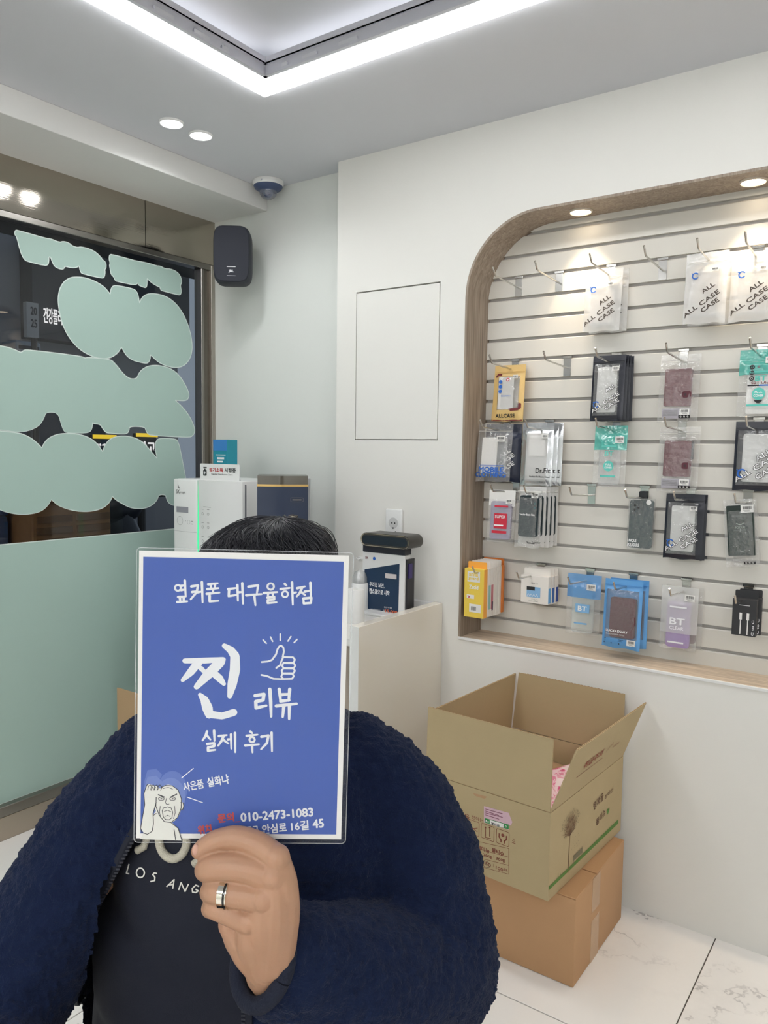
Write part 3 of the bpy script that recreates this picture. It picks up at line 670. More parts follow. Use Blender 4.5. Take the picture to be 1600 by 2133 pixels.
# --- top row: clear pouches
def clear_allcase(label, P, dy=0, dx=0, yaw=0, group=None, seed=0, tilt=6, milky=False, full=True):
    p = Pack('phone_case_pouch', label, 'phone case', P, tilt, yaw, hh=.034, t=.020, dy=dy, dx=dx, group=group, seed=seed)
    p.bag(CLEARW); p.zip(CLEARW)
    p.slab('phone_case', CASEC, p.cx+.002, -p.h*.58, p.w*.68, p.h*.68, .009)
    p.print('logo', BLUEP, lambda b: logo_c(b, p.cx-p.w*.24, -p.h*.335, p.w*.072))
    p.print('lettering', mat('print_brown_black', C(74, 66, 62), .5), lambda b: allcase(b, p))
    p.price(p.cx+p.w*.22, -p.h*.27, .020, .012)
    return p
G1 = 'clear pouches on the top row'
P1 = place((1268, 563), (1223, 562), (1299, 560), (1214, 693), 0, 2, 6)
clear_allcase('clear pouch with black diagonal print, front one on the third top hook', P1, seed=1)
clear_allcase('clear pouch mostly hidden behind the front pouch on the third top hook', P1, dy=.022, dx=.010, yaw=5, seed=2, tilt=3)
P1 = place((1478, 533), (1432, 529), (1520, 522), (1424, 677), 0, 4, 6)
clear_allcase('clear pouch with blue round mark, front one on the fifth top hook', P1, seed=3)
clear_allcase('clear pouch mostly hidden behind the front pouch on the fifth top hook', P1, dy=.020, dx=.006, yaw=4, seed=4, tilt=3)
P1 = place((1575, 527), (1527, 528), (1622, 520), (1520, 672), 0, 5, 6)
clear_allcase('milky bright pouch under the spotlight at the right end of the top row', P1, seed=5, milky=True)

# --- second row
P1 = place((1065, 766), (1032, 763), (1096, 758), (1036, 878), 1, 0, 4)
for k, lab in ((1, 'kraft yellow pouch half hidden behind the front yellow pouch'), (0, 'kraft yellow pouch with blue dots and white card, front of its hook')):
    p = Pack('phone_case_pouch', lab, 'phone case', P1, 4+k*4, -3*k, hh=.030, t=.014, dy=.016*k, dx=-.006*k, group='kraft yellow pouches', seed=6+k)
    wx0, wx1, wz0, wz1 = p.cx-p.w*.34, p.cx+p.w*.36, -p.h*.80, -p.h*.20
    p.window(CLEAR, wx0, wx1, wz0, wz1, YELP); p.zip(YELP)
    p.slab('insert_card', PAPER, p.cx-p.w*.09, -p.h*.50, p.w*.50, p.h*.58, .001, .003, y=-.0034)
    p.slab('phone_case', CASEC, p.cx+p.w*.05, -p.h*.50, p.w*.58, p.h*.56, .008)
    p.print('blue_dot', BLUEP, lambda b: [b.disc(p.cx-p.w*.255, -p.h*(.30+.085*i), p.w*.055) for i in range(3)]) if k == 0 else None
    p.print('lettering', INK, lambda b: (b.text('ALLCASE', p.cx-p.w*.36, -p.h*.935, p.h*.062, w=p.w*.62, bold=.0005)))
    if k == 0:
        p.print('print_blue_line', BLUEP, lambda b: b.text('S23/S911', p.cx-p.w*.22, -p.h*.565, p.h*.026, w=p.w*.30))
        p.print('print_mark', REDP, lambda b: b.disc(p.cx-p.w*.02, -p.h*.265, p.w*.05, r2=p.w*.03))
        p.price(p.cx+p.w*.22, -p.h*.215, .019, .011)
    p.print('corner_bar', DKRED, lambda b: b.stroke([(p.cx+p.w*.40, -p.h*.70), (p.cx+p.w*.40, -p.h*.76), (p.cx+p.w*.34, -p.h*.79), (p.cx+p.w*.12, -p.h*.80)], p.w*.07))
    p.print('corner_bar', DKRED, lambda b: b.stroke([(p.cx-p.w*.40, -p.h*.20), (p.cx-p.w*.36, -p.h*.165), (p.cx-p.w*.28, -p.h*.165)], p.w*.07))
    p.print('foot_band', DKRED, lambda b: b.rect(p.cx-p.w*.48, p.cx+p.w*.48, -p.h+.001, -p.h*.972))
def black_pouch(labels, P, n, group, tilt=4, dyi=.013, seed=20, card=False, lean=0):
    for k in range(n-1, -1, -1):
        p = Pack('phone_case_pouch', labels[k], 'phone case', P, tilt-.8*k, 2.2*k, lean, hh=.026, t=.016, dy=dyi*k, dx=.0035*k, group=group, seed=seed+k)
        x0, x1, z0, z1 = p.cx-p.w*.44, p.cx+p.w*.34, -p.h*.93, -p.h*.13
        p.window(CLEAR, x0, x1, z0, z1, BLK); p.zip(BLK)
        p.slab('phone_case', CASEC, p.cx-p.w*.02, -p.h*.53, p.w*.62, p.h*.70, .007, y=.0012)
        if k == 0:
            p.slab('insert_card', mat('card_pale_grey', C(208, 208, 205), .6), p.cx-p.w*.03, -p.h*.53, p.w*.60, p.h*.70, .001, .006, y=-.0030)
            p.print('logo', BLUEP, lambda b: logo_c(b, p.cx-p.w*.31, -p.h*.76, p.w*.085))
        p.print('lettering_outline', mat('print_outline_grey', C(64, 62, 62), .5), lambda b: allcase(b, p, 1.0, .002, .004, .0019), d=.0017)
        p.print('lettering', WPRINT, lambda b: allcase(b, p, 1.0, .002, .004, .0003), d=.0021)
        if k == 0: p.price(p.cx+p.w*.24, -p.h*.215, .022, .013)
P1 = place((1272, 742), (1237, 742), (1305, 739), (1230, 876), 1, 2, 4)
black_pouch(['black edged pouch with white diagonal print, front one on the second row hook'] + ['black edged pouch %s behind the front one on the second row hook' % q for q in ('directly', 'two places', 'three places')], P1, 4, 'black pouches on the second row')
def wallet_pouch(label, P, row, seed, lower):
    p = Pack('phone_case_pouch', label, 'phone case', P, 5, 0, hh=.026, t=.020, seed=seed, group='wine red wallet pouches')
    p.bag(CLEAR); p.zip(CLEARW)
    W = p.slab('wallet_case', WINE, p.cx-p.w*.02, -p.h*.49, p.w*.66, p.h*.55, .014, .004)
    p.slab('clasp_strap', WINED, p.cx+p.w*.22, -p.h*.60, p.w*.22, p.h*.10, .003, .006, y=-.0092)
    p.print('clasp_stud', mat('stud_dark', C(60, 24, 34), .3), lambda b: b.disc(p.cx+p.w*.19, -p.h*.60, p.w*.035), drape=False, y=-.0112)
    p.print('card_foot', LGREY, lambda b: b.rect(p.cx-p.w*.38, p.cx+p.w*.33, -p.h*.945, -p.h*.80), d=-.003)
    p.print('card_print', GREYP, lambda b: [b.rect(p.cx-p.w*.35, p.cx+p.w*.02, -p.h*(.83+.013*i), -p.h*(.825+.013*i)) for i in range(7)], d=-.002)
    o = p.print('badge_strip', INK, lambda b: b.rect(p.cx+p.w*.05, p.cx+p.w*.34, -p.h*.945, -p.h*.905), d=.0006)
    p.print('badge_marks', WPRINT, lambda b: [b.disc(p.cx+p.w*(.11+.085*i), -p.h*.925, p.w*.022, r2=p.w*.010) for i in range(3)], d=.0021)
    p.price(p.cx+p.w*.20, -p.h*.855, .028, .018)
    if lower: p.slab('inner_edge', mat('phone_edge_black', C(40, 38, 44), .3), p.cx+p.w*.33, -p.h*.36, p.w*.05, p.h*.27, .010, .002)
wallet_pouch('clear pouch with wine red wallet case, upper of the two', place((1420, 741), (1378, 740), (1462, 737), (1369, 880), 1, 3, 5), 1, 30, False)
wallet_pouch('clear pouch with wine red wallet case, lower of the two', place((1422, 890), (1376, 892), (1461, 886), (1369, 1023), 2, 3, 5), 2, 31, True)
# teal topped pouch with camera cut-outs
P1 = place((1585, 730), (1543, 729), (1640, 726), (1537, 868), 1, 4, 5)
p = Pack('phone_case_pouch', 'clear pouch with teal top and white card with camera rings', 'phone case', P1, 5, 0, hh=.028, t=.018, seed=35)
b = MB(); p.sheet(b, z1=-p.h*.38); p.sheet(b, True); b.build('pouch', CLEAR, p.t, smooth=180)
b = MB(); p.sheet(b, z0=-p.h*.38); b.build('pouch_top', TEALF, p.t, smooth=180, label='teal top band')
x0 = p.cx-p.w*.30
p.slab('insert_card', PAPER, p.cx+p.w*.06, -p.h*.575, p.w*.72, p.h*.78, .006, .006)
for i in range(3): p.print('camera_ring', INK, lambda b: (b.disc(x0+p.w*.10, -p.h*(.27+.085*i), p.w*.055, r2=p.w*.03), b.disc(x0+p.w*.10, -p.h*(.27+.085*i), p.w*.018)))
p.print('lens_dot', GREYP, lambda b: b.disc(x0+p.w*.24, -p.h*.27, p.w*.03))
p.print('teal_print', TEALP, lambda b: (b.rect(x0+p.w*.06, x0+p.w*.66, -p.h*.355, -p.h*.33), b.text('BT', x0+p.w*.18, -p.h*.475, p.h*.075, w=p.w*.24, bold=.0007), b.disc(x0+p.w*.27, -p.h*.67, p.w*.145), b.rect(x0+p.w*.02, x0+p.w*.5, -p.h*.855, -p.h*.825)))
p.print('teal_lettering', WPRINT, lambda b: (b.text('FULL', x0+p.w*.27, -p.h*.66, p.h*.032, w=p.w*.16, align='c', bold=.0003), b.text('COVER', x0+p.w*.27, -p.h*.715, p.h*.032, w=p.w*.21, align='c', bold=.0003)), d=.0021)
p.print('red_lettering', DKRED, lambda b: b.text('S21 Ultra', x0+p.w*.10, -p.h*.525, p.h*.034, w=p.w*.46, bold=.0002))
p.print('blue_bar', BLUEP, lambda b: b.rect(x0+p.w*.27, x0+p.w*.62, -p.h*.555, -p.h*.535)); p.print('black_bar', INK, lambda b: (b.rect(x0+p.w*.02, x0+p.w*.27, -p.h*.555, -p.h*.535), b.flat([(x0+p.w*.17, -p.h*.765), (x0+p.w*.37, -p.h*.765), (x0+p.w*.30, -p.h*.81), (x0+p.w*.24, -p.h*.81)])))
p.price(p.cx+p.w*.20, -p.h*.17, .030, .018)

# --- third row
P1 = place((1040, 886), (999, 882), (1070, 884), (991, 1002), 2, 0, 6)
q = Pack('phone_case_pouch', 'navy pouch seen edge on behind the blue lettered clear pouch', 'phone case', P1, 3, 6, hh=.03, t=.018, dy=.036, dx=.012, seed=41)
q.bag(NAVYP); q.print('lettering', WPRINT, lambda b: allcase(b, q))
p = Pack('phone_case_pouch', 'clear pouch with bold blue lettering and white card', 'phone case', P1, 6, 0, hh=.03, t=.022, seed=40)
p.bag(CLEAR); p.zip(CLEARW)
p.slab('insert_card', PAPER, p.cx-p.w*.12, -p.h*.55, p.w*.44, p.h*.62, .004, .003, y=-.005)
p.slab('phone_case', CASEC, p.cx+p.w*.05, -p.h*.55, p.w*.62, p.h*.66, .009)
p.print('lettering', BLUEP, lambda b: (b.text('MOBILE', p.cx-p.w*.37, -p.h*.835, p.h*.082, w=p.w*.72, bold=.0009), b.text('CLOTHING', p.cx-p.w*.49, -p.h*.925, p.h*.082, w=p.w*.90, bold=.0009), b.rect(p.cx-p.w*.34, p.cx+p.w*.34, -p.h*.728, -p.h*.720)))
p.price(p.cx+p.w*.22, -p.h*.265, .030, .020)
P1 = place((1128, 884), (1091, 880), (1156, 881), (1089, 1010), 2, 1, 4)
for k, lab in ((2, 'silver foil pouch at the back of the three silver pouches'), (1, 'silver foil pouch in the middle of the three silver pouches'), (0, 'silver foil pouch with black lettering, front of three silver pouches')):
    p = Pack('phone_case_pouch', lab, 'phone case', P1, 4-k*.8, 3*k, hh=.026, t=.018, dy=.020*k, dx=.006*k, group='silver foil pouches', seed=45+k)
    p.window(CLEARW, p.cx-p.w*.33, p.cx+p.w*.34, -p.h*.93, -p.h*.17, SILV); p.zip(SILV)
    p.slab('insert_card', mat('card_pale_grey', C(208, 208, 205), .6), p.cx, -p.h*.55, p.w*.60, p.h*.70, .004, .004)
    p.print('lettering', INK, lambda b: (b.text('Dr.Fit', p.cx+p.w*.02, -p.h*.80, p.h*.075, w=p.w*.44, bold=.0004), b.text('Perfect Fit Phone Case', p.cx-p.w*.17, -p.h*.875, p.h*.026, w=p.w*.62, bold=.00015), b.rect(p.cx-p.w*.44, p.cx+p.w*.46, -p.h*.848, -p.h*.844)))
    if k == 0: p.slab('case_flap', PAPER, p.cx, -p.h*.40, p.w*.52, p.h*.26, .003, .003, y=-.006)
    p.price(p.cx+p.w*.26, -p.h*.225, .022, .013)
def bt_pouch(label, P, tilt, topm, pm, lines, seed, case=CASEC, frac=.40, round_=True, group=None, dy=0, dx=0, yaw=0):
    p = Pack('phone_case_pouch', label, 'phone case', P, tilt, yaw, hh=.026, t=.016, seed=seed, group=group, dy=dy, dx=dx)
    b = MB(); p.sheet(b, z1=-p.h*frac); p.sheet(b, True); b.build('pouch', CLEAR, p.t, smooth=180)
    b = MB(); p.sheet(b, z0=-p.h*frac, nz=10); b.build('pouch_top', topm, p.t, smooth=180)
    p.slab('phone_case', case, p.cx, -p.h*.60, p.w*.64, p.h*.74, .009)
    return p
P1 = place((1275, 890), (1241, 889), (1309, 884), (1246, 1013), 2, 2, 4)
p = bt_pouch('small clear pouch with teal top and round teal print', P1, 4, TEALF, TEALP, None, 50)
p.print('teal_print', TEALP, lambda b: (b.rect(p.cx-p.w*.24, p.cx+p.w*.22, -p.h*.355, -p.h*.325), b.text('BT', p.cx, -p.h*.495, p.h*.075, w=p.w*.26, align='c', bold=.0005), b.disc(p.cx, -p.h*.665, p.w*.155), b.rect(p.cx-p.w*.24, p.cx+p.w*.22, -p.h*.845, -p.h*.815)))
p.print('teal_lettering', WPRINT, lambda b: (b.text('FULL', p.cx, -p.h*.655, p.h*.030, w=p.w*.17, align='c', bold=.0003), b.text('COVER', p.cx, -p.h*.705, p.h*.030, w=p.w*.22, align='c', bold=.0003)), d=.0021)
p.price(p.cx+p.w*.30, -p.h*.235, .028, .020)
P1 = place((1578, 882), (1534, 880), (1640, 876), (1533, 1020), 2, 4, 4)
black_pouch(['large black edged pouch with grey card at the right end of the third row'], P1, 1, None, seed=52)

# --- fourth row
P1 = place((1052, 1022), (1020, 1018), (1076, 1022), (1024, 1128), 3, 0, 4)
p = Pack('phone_case_pouch', 'lilac tinted clear case with red printed card', 'phone case', P1, 4, 0, hh=.028, t=.016, seed=60)
p.bag(CLEAR); p.slab('header_card', PAPER, p.cx, -p.h*.16, p.w*.96, p.h*.30, .001, .002, y=-.0012)
C_case = p.slab('phone_case', LILAC, p.cx, -p.h*.58, p.w*.76, p.h*.72, .010)
p.print('red_card', REDP, lambda b: (b.rect(p.cx-p.w*.22, p.cx+p.w*.26, -p.h*.74, -p.h*.45), b.rect(p.cx-p.w*.22, p.cx+p.w*.28, -p.h*.335, -p.h*.30), b.rect(p.cx-p.w*.28, p.cx+p.w*.26, -p.h*.83, -p.h*.78)))
p.print('lettering', WPRINT, lambda b: (b.text('SUPER', p.cx-p.w*.18, -p.h*.54, p.h*.05, w=p.w*.38, bold=.0003), b.rect(p.cx-p.w*.20, p.cx+p.w*.14, -p.h*.69, -p.h*.665)), d=.0021)
p.price(p.cx+p.w*.30, -p.h*.22, .022, .016)
P1 = place((1115, 1018), (1078, 1011), (1130, 1018), (1069, 1138), 3, 1, 4)
names = ['white pouch with slate green case, front of the fanned white pouches', 'white pouch second from the front of the fanned white pouches', 'white pouch third from the front of the fanned white pouches', 'white pouch fourth from the front of the fanned white pouches', 'white pouch at the back of the fanned white pouches']
for k in range(4, -1, -1):
    p = Pack('phone_case_pouch', names[k], 'phone case', P1, 4-.9*k, 7*k, hh=.022, t=.016, dy=.020*k, dx=.005*k, group='fanned white pouches', seed=62+k)
    p.bag(CLEAR if k == 0 else CLEARW); p.zip(PAPER)
    cs = p.slab('phone_case', SLATEC, p.cx+p.w*.04, -p.h*.48, p.w*.76, p.h*.68, .011, .010)
    if k == 0:
        p.slab('camera_lens', mat('lens_ring', C(92, 112, 116), .25), p.cx+p.w*.30, -p.h*.27, .008, .008, .002, .0039, y=-.0105); p.slab('camera_lens', mat('lens_ring', C(92, 112, 116), .25), p.cx+p.w*.30, -p.h*.34, .008, .008, .002, .0039, y=-.0105)
        p.print('lettering', WPRINT, lambda b: b.text('Tender Basic Slot', p.cx, -p.h*.47, p.h*.032, w=p.w*.60, align='c', bold=.0002))
        p.price(p.cx+p.w*.27, -p.h*.135, .024, .018)
    p.print('foot_print', INK, lambda b: b.text('Tender', p.cx+p.w*.04, -p.h*.93, p.h*.028, w=p.w*.34, bold=.0003))
P1 = place((1350, 1028), (1312, 1039), (1366, 1037), (1309, 1143), 3, 3, 3)
p = Pack('phone_case_box', 'clear slim box with deep green case on a black hanger', 'phone case', P1, 3, 0, hh=.0, t=.016, seed=70)
p.slab('clear_box', CLEAR, p.cx, -p.h*.5, p.w, p.h, .016, .004)
p.slab('phone_case', GREENC, p.cx, -p.h*.5, p.w*.92, p.h*.94, .010, .010)
p.slab('camera_island', mat('case_green_raised', C(6, 36, 40), .3), p.cx-p.w*.17, -p.h*.18, p.w*.40, p.h*.26, .003, .006, y=-.0064)
for a, c in ((-.24, .14), (-.24, .23), (-.12, .19)): p.slab('camera_hole', INK, p.cx+p.w*a, -p.h*c, .008, .008, .002, .0039, y=-.0075)
p.slab('hanger_tab', BLACK, p.cx+.002, .010, .026, .024, .002, .004)
p.print('round_seal', PAPER, lambda b: b.disc(p.cx+p.w*.28, -p.h*.075, p.w*.10), drape=False, y=-.0086)
p.print('lettering', WPRINT, lambda b: (b.text('UNIQUE', p.cx-p.w*.46, -p.h*.865, p.h*.062, w=p.w*.34, bold=.0003), b.text('PLEASURE', p.cx-p.w*.46, -p.h*.945, p.h*.062, w=p.w*.46, bold=.0003)), drape=False, y=-.0086)
P1 = place((1436, 1028), (1389, 1026), (1470, 1033), (1383, 1161), 3, 4, 4)
black_pouch(['black edged pouch with white diagonal print, front one on the fourth row hook', 'black edged pouch directly behind the front one on the fourth row hook', 'black edged pouch at the back of the fourth row hook'], P1, 3, 'black pouches on the fourth row', seed=72)
P1 = place((1558, 1036), (1506, 1043), (1576, 1034), (1516, 1178), 3, 5, 4)
q = Pack('phone_case_pouch', 'clear pouch with a white cable behind the green wallet pouch', 'charging cable', P1, 2, 6, -5, hh=.02, t=.014, dy=.024, dx=.018, seed=76)
q.bag(CLEAR); q.slab('plug', PAPER, q.cx+q.w*.34, -q.h*.17, .012, .018, .006, .002); q.print('cable', GREYP, lambda b: (b.stroke([(q.cx+q.w*.32, -q.h*.24), (q.cx+q.w*.34, -q.h*.72)], .002), b.stroke([(q.cx+q.w*.37, -q.h*.24), (q.cx+q.w*.39, -q.h*.72)], .002)), d=-.004)
p = Pack('phone_case_pouch', 'clear pouch with tilted dark green wallet case', 'phone case', P1, 4, 0, -6, hh=.02, t=.020, seed=75)
p.bag(CLEAR)
p.slab('wallet_case', GREENL, p.cx, -p.h*.46, p.w*.80, p.h*.74, .013, .003)
p.print('lettering', mat('print_pale_green', C(156, 166, 158), .5), lambda b: (b.text('FOGUE', p.cx, -p.h*.43, p.h*.032, w=p.w*.30, align='c'), b.rect(p.cx-p.w*.18, p.cx+p.w*.18, -p.h*.455, -p.h*.451), b.stroke([(p.cx-p.w*.10, -p.h*.355), (p.cx-p.w*.03, -p.h*.372), (p.cx+p.w*.03, -p.h*.372), (p.cx+p.w*.10, -p.h*.355)], .0022)), drape=False, y=-.0108)
o = p.print('badge_strip', INK, lambda b: b.rect(p.cx+p.w*.06, p.cx+p.w*.40, -p.h*.955, -p.h*.915)); p.print('badge_marks', WPRINT, lambda b: [b.disc(p.cx+p.w*(.13+.10*i), -p.h*.935, p.w*.024, r2=p.w*.014) for i in range(3)], d=.0021)
p.price(p.cx+p.w*.24, -p.h*.145, .034, .022)

# --- bottom row
def carton(name, label, cat, x, y, z, w, h, d, m, tabm=None, group=None, yaw=0, tilt=0):
    t = thing(name, label, cat, (x, y, z), group=group, rot=(math.radians(-tilt), 0, math.radians(yaw)))
    MB().box(-w/2, w/2, 0, d, -h, -.018, bev=.0006, seg=1).build('box_body', m, t)
    b = MB(); b.prism(rrect(w*.96, .024, .004, 4, 0, -.008), d-.0014, d-.0004); b.build('hanging_tab', tabm or m, t)
    return t
YB1 = mat('box_yellow', C(240, 208, 84), .45); ORB = mat('box_orange', C(222, 128, 54), .45); ORT = mat('box_tab_orange', C(246, 172, 70), .45)
WB = mat('box_white', C(236, 230, 222), .5)
a = on(968, 1183, 1, YS-.150); b_ = on(1009, 1180, 1, YS-.150); c = on(970, 1284, 1, YS-.150)
wy = b_.x-a.x; hy = a.z-c.z; xc = (a.x+b_.x)/2; zt = a.z+.018
names = ['white film box right behind the yellow box', 'white film box with a red side patch', 'white film box third behind the yellow box', 'white film box fourth behind the yellow box', 'white film box fifth behind the yellow box']
yy = YS-.150
t = carton('film_box', 'yellow and orange box with white lettering at the front of the bottom left hook', 'box', xc, yy, zt, wy, hy+.018, .024, YB1, ORT, group='film boxes')
fm = [('side_panel', ORT, lambda b: b.box(wy/2-.0002, wy/2+.0004, .0005, .0235, -hy-.017, -.0185)),
      ('label_square', PAPER, lambda b: b.rect(-wy*.34, wy*.30, -.018-hy*.27, -.018-hy*.05)),
      ('label_square', PAPER, lambda b: b.rect(-wy*.36, wy*.02, -.018-hy*.615, -.018-hy*.535))]
for n_, m_, f_ in fm:
    b = MB(); f_(b); b.build(n_, m_, t)
b = MB(); b.text('anna', -wy*.26, -.018-hy*.15, hy*.06, w=wy*.46, y=-.0008, bold=.0005); b.text('guard', -wy*.28, -.018-hy*.235, hy*.07, w=wy*.50, y=-.0008, bold=.0005); b.build('brand_lettering', YB1, t)
b = MB(); b.text('Zsold', -wy*.24, -.018-hy*.41, hy*.075, w=wy*.46, bold=.0005); b.build('lettering', WPRINT, t)
b = MB(); b.stroke([(-wy*.30, -.018-hy*.56), (-wy*.22, -.018-hy*.58), (-wy*.26, -.018-hy*.60)], .003, y=-.0009); b.build('small_mark', REDP, t)
b = MB(); b.rect(-wy*.22, wy*.38, -.018-hy*.89, -.018-hy*.72); o = b.build('price_label', PAPER, t)
b = MB(); [b.rect(-wy*.12+.0022*i, -wy*.12+.0022*i+(.0008, .0013)[i % 2], -.018-hy*.85, -.018-hy*.77, -.0009) for i in range(9)]; b.build('barcode', INK, o)
yy += .0255
for k in range(5):
    t = carton('film_box', names[k], 'box', xc+.004+.0012*k, yy, zt+.001, wy*1.0, hy+.017, .0165, WB, group='film boxes')
    if k == 0: MB().box(wy/2-.0002, wy/2+.0004, .001, .016, -hy*.95, -hy*.45).build('side_patch', mat('patch_teal', C(150, 196, 188), .5), t)
    if k == 1: MB().box(wy/2-.0002, wy/2+.0004, .001, .016, -hy*.95, -hy*.45).build('side_patch', mat('patch_rose', C(196, 116, 126), .5), t); MB().box(wy/2+.0003, wy/2+.0006, .006, .016, -hy*.98, -hy*.80).build('side_mark', mat('patch_plum', C(60, 24, 66), .5), t)
    yy += .0172
carton('film_box', 'orange film box at the back of the bottom left hook', 'box', xc+.010, yy, zt+.004, wy*1.1, hy+.016, .012, ORB, group='film boxes')
a = on(1086, 1194, 1, YS-.085); b_ = on(1143, 1200, 1, YS-.085); c = on(1086, 1251, 1, YS-.085)
wy = b_.x-a.x; hy = a.z-c.z; zt = a.z+.014
SIDE = [mat('side_sky', C(110, 172, 222), .5), mat('side_blue', C(48, 104, 178), .5), mat('side_royal', C(30, 74, 164), .5)]
for k, lab in ((0, 'small white box with a blue picture, front of three'), (1, 'small white box in the middle of three'), (2, 'small white box at the back of three')):
    t = carton('accessory_box', lab, 'box', (a.x+b_.x)/2+.003*k, YS-.085+.024*k, zt, wy, hy+.018, .021, WB, group='small white accessory boxes')
    MB().box(wy/2-.0002, wy/2+.0004, .002, .0205, -.018-hy*.96, -.018-hy*.42).build('side_band', SIDE[k], t)
    if k == 0:
        z0, z1 = -.018-hy*.78, -.018-hy*.40
        o = MB().rect(-wy*.28, wy*.22, z0, z1, -.0008).build('picture', mat('picture_blue', C(138, 184, 224), .5), t)
        MB().rect(-wy*.28, wy*.02, z1-hy*.13, z1, -.0012).build('picture_dark', INK, o)
        b = MB(); [b.stroke([(-wy*.26+i*wy*.10, z0+.003), (-wy*.21+i*wy*.10, z0+hy*.12), (-wy*.16+i*wy*.10, z0+.003)], .0012, y=-.0013, cap=False) for i in range(4)]; b.build('picture_zigzag', WPRINT, o)
        b = MB(); b.text('PLATE', -wy*.12, -.018-hy*.30, hy*.055, w=wy*.24); b.rect(-wy*.2, wy*.14, -.018-hy*.93, -.018-hy*.92); b.text('T-SLIM', -wy*.10, -.018-hy*.885, hy*.05, w=wy*.22); b.build('lettering', GREYP, t)
P1 = place((1222, 1203), (1184, 1193), (1254, 1200), (1190, 1318), 4, 2, 3)
p = bt_pouch('clear pouch with pale blue top and faint blue print', P1, 3, SKYF, None, None, 80, frac=.39)
p.print('blue_print', mat('print_sky', C(130, 180, 222), .5), lambda b: b.rect(p.cx-p.w*.20, p.cx+p.w*.22, -p.h*.63, -p.h*.49)); p.print('blue_bar', MATS['print_sky'], lambda b: b.rect(p.cx-p.w*.22, p.cx+p.w*.16, -p.h*.825, -p.h*.80))
p.print('lettering', WPRINT, lambda b: b.text('BT', p.cx-p.w*.12, -p.h*.60, p.h*.075, w=p.w*.26, bold=.0005), d=.0021)
p.price(p.cx+p.w*.24, -p.h*.20, .030, .020)
P1 = place((1305, 1216), (1262, 1204), (1341, 1212), (1259, 1345), 4, 3, 4)
for k, lab in ((1, 'sky blue pouch half hidden behind the blue wallet pouch'), (0, 'sky blue pouch with wine red wallet case and white lettering')):
    p = Pack('phone_case_pouch', lab, 'phone case', P1, 4-2*k, 3*k, hh=.024, t=.022, dy=.026*k, dx=.009*k, group='sky blue wallet pouches', seed=82+k)
    p.window(CLEAR, p.cx-p.w*.42, p.cx+p.w*.42, -p.h*.86, -p.h*.15, SKYP); p.zip(SKYP)
    p.slab('wallet_case', WINED, p.cx+p.w*.02, -p.h*.55, p.w*.66, p.h*.58, .015, .007)
    if k == 0:
        p.slab('clasp_strap', WINED, p.cx+p.w*.24, -p.h*.58, p.w*.26, p.h*.14, .003, .006, y=-.0095)
        p.print('lettering', WPRINT, lambda b: (b.text('LUCID DIARY', p.cx-p.w*.38, -p.h*.765, p.h*.032, w=p.w*.58, bold=.0003), b.text('루시드 다이어리 케이스', p.cx-p.w*.38, -p.h*.81, p.h*.022, w=p.w*.50)))
        p.print('foot_print', mat('print_navy', C(32, 56, 92), .5), lambda b: (b.rect(p.cx-p.w*.42, p.cx+p.w*.10, -p.h*.875, -p.h*.868), b.rect(p.cx-p.w*.42, p.cx+p.w*.06, -p.h*.895, -p.h*.890), [b.disc(p.cx-p.w*(.42-.2*i), -p.h*.93, p.w*.018) for i in range(3)]))
        p.price(p.cx+p.w*.30, -p.h*.895, .026, .018)
P1 = place((1425, 1228), (1380, 1219), (1457, 1226), (1377, 1347), 4, 4, 3)
q = Pack('phone_case_pouch', 'clear pouch with a wine red case behind the lilac pouch', 'phone case', P1, 1, 4, hh=.03, t=.014, dy=.020, dx=.008, seed=87)
q.bag(CLEAR); q.slab('phone_case', WINE, q.cx+q.w*.05, -q.h*.58, q.w*.6, q.h*.66, .009)
p = bt_pouch('pouch with milky top and lilac case lettered in white', P1, 3, CLEARW, None, None, 86, case=mat('lilac_card', C(168, 142, 190), .4), frac=.74)
p.print('lettering', WPRINT, lambda b: (b.text('BT', p.cx-p.w*.22, -p.h*.60, p.h*.10, w=p.w*.40, bold=.0008), b.text('CLEAR', p.cx-p.w*.22, -p.h*.685, p.h*.052, w=p.w*.38, bold=.0002), b.rect(p.cx-p.w*.24, p.cx+p.w*.22, -p.h*.335, -p.h*.31), b.rect(p.cx-p.w*.26, p.cx+p.w*.18, -p.h*.90, -p.h*.875)))
p.price(p.cx+p.w*.28, -p.h*.16, .030, .020)
a = on(1527, 1246, 1, YS-.10); b_ = on(1577, 1254, 1, YS-.10); c = on(1523, 1318, 1, YS-.10)
wy = b_.x-a.x; hy = a.z-c.z+.004; zt = a.z+.018
BOXB = mat('box_charcoal', C(48, 48, 50), .5)
for k, lab in ((1, 'charcoal cable box leaning behind the front cable box'), (0, 'charcoal cable box with two white plugs pictured')):
    t = carton('cable_box', lab, 'box', (a.x+b_.x)/2+.008*k, YS-.10+.03*k, zt, wy, hy+.018, .026, BOXB, group='charcoal cable boxes', yaw=5*k, tilt=0)
    b = MB(); b.text('C to C', wy*.42, -.018-hy*.97, hy*.055, w=hy*.42, rot=PI/2, bold=.0002); b.build('lettering', WPRINT, t)
    if k == 0:
        for xx in (-wy*.14, wy*.16):
            o = MB().rect(xx-wy*.055, xx+wy*.055, -.018-hy*.56, -.018-hy*.37).build('plug_picture', PAPER, t)
            MB().rect(xx-wy*.022, xx+wy*.022, -.018-hy*.96, -.018-hy*.56).build('cable_picture', PAPER, o)
        b = MB(); b.rect(-wy*.22, wy*.22, -.018-hy*.17, -.018-hy*.155); b.build('title_line', WPRINT, t)
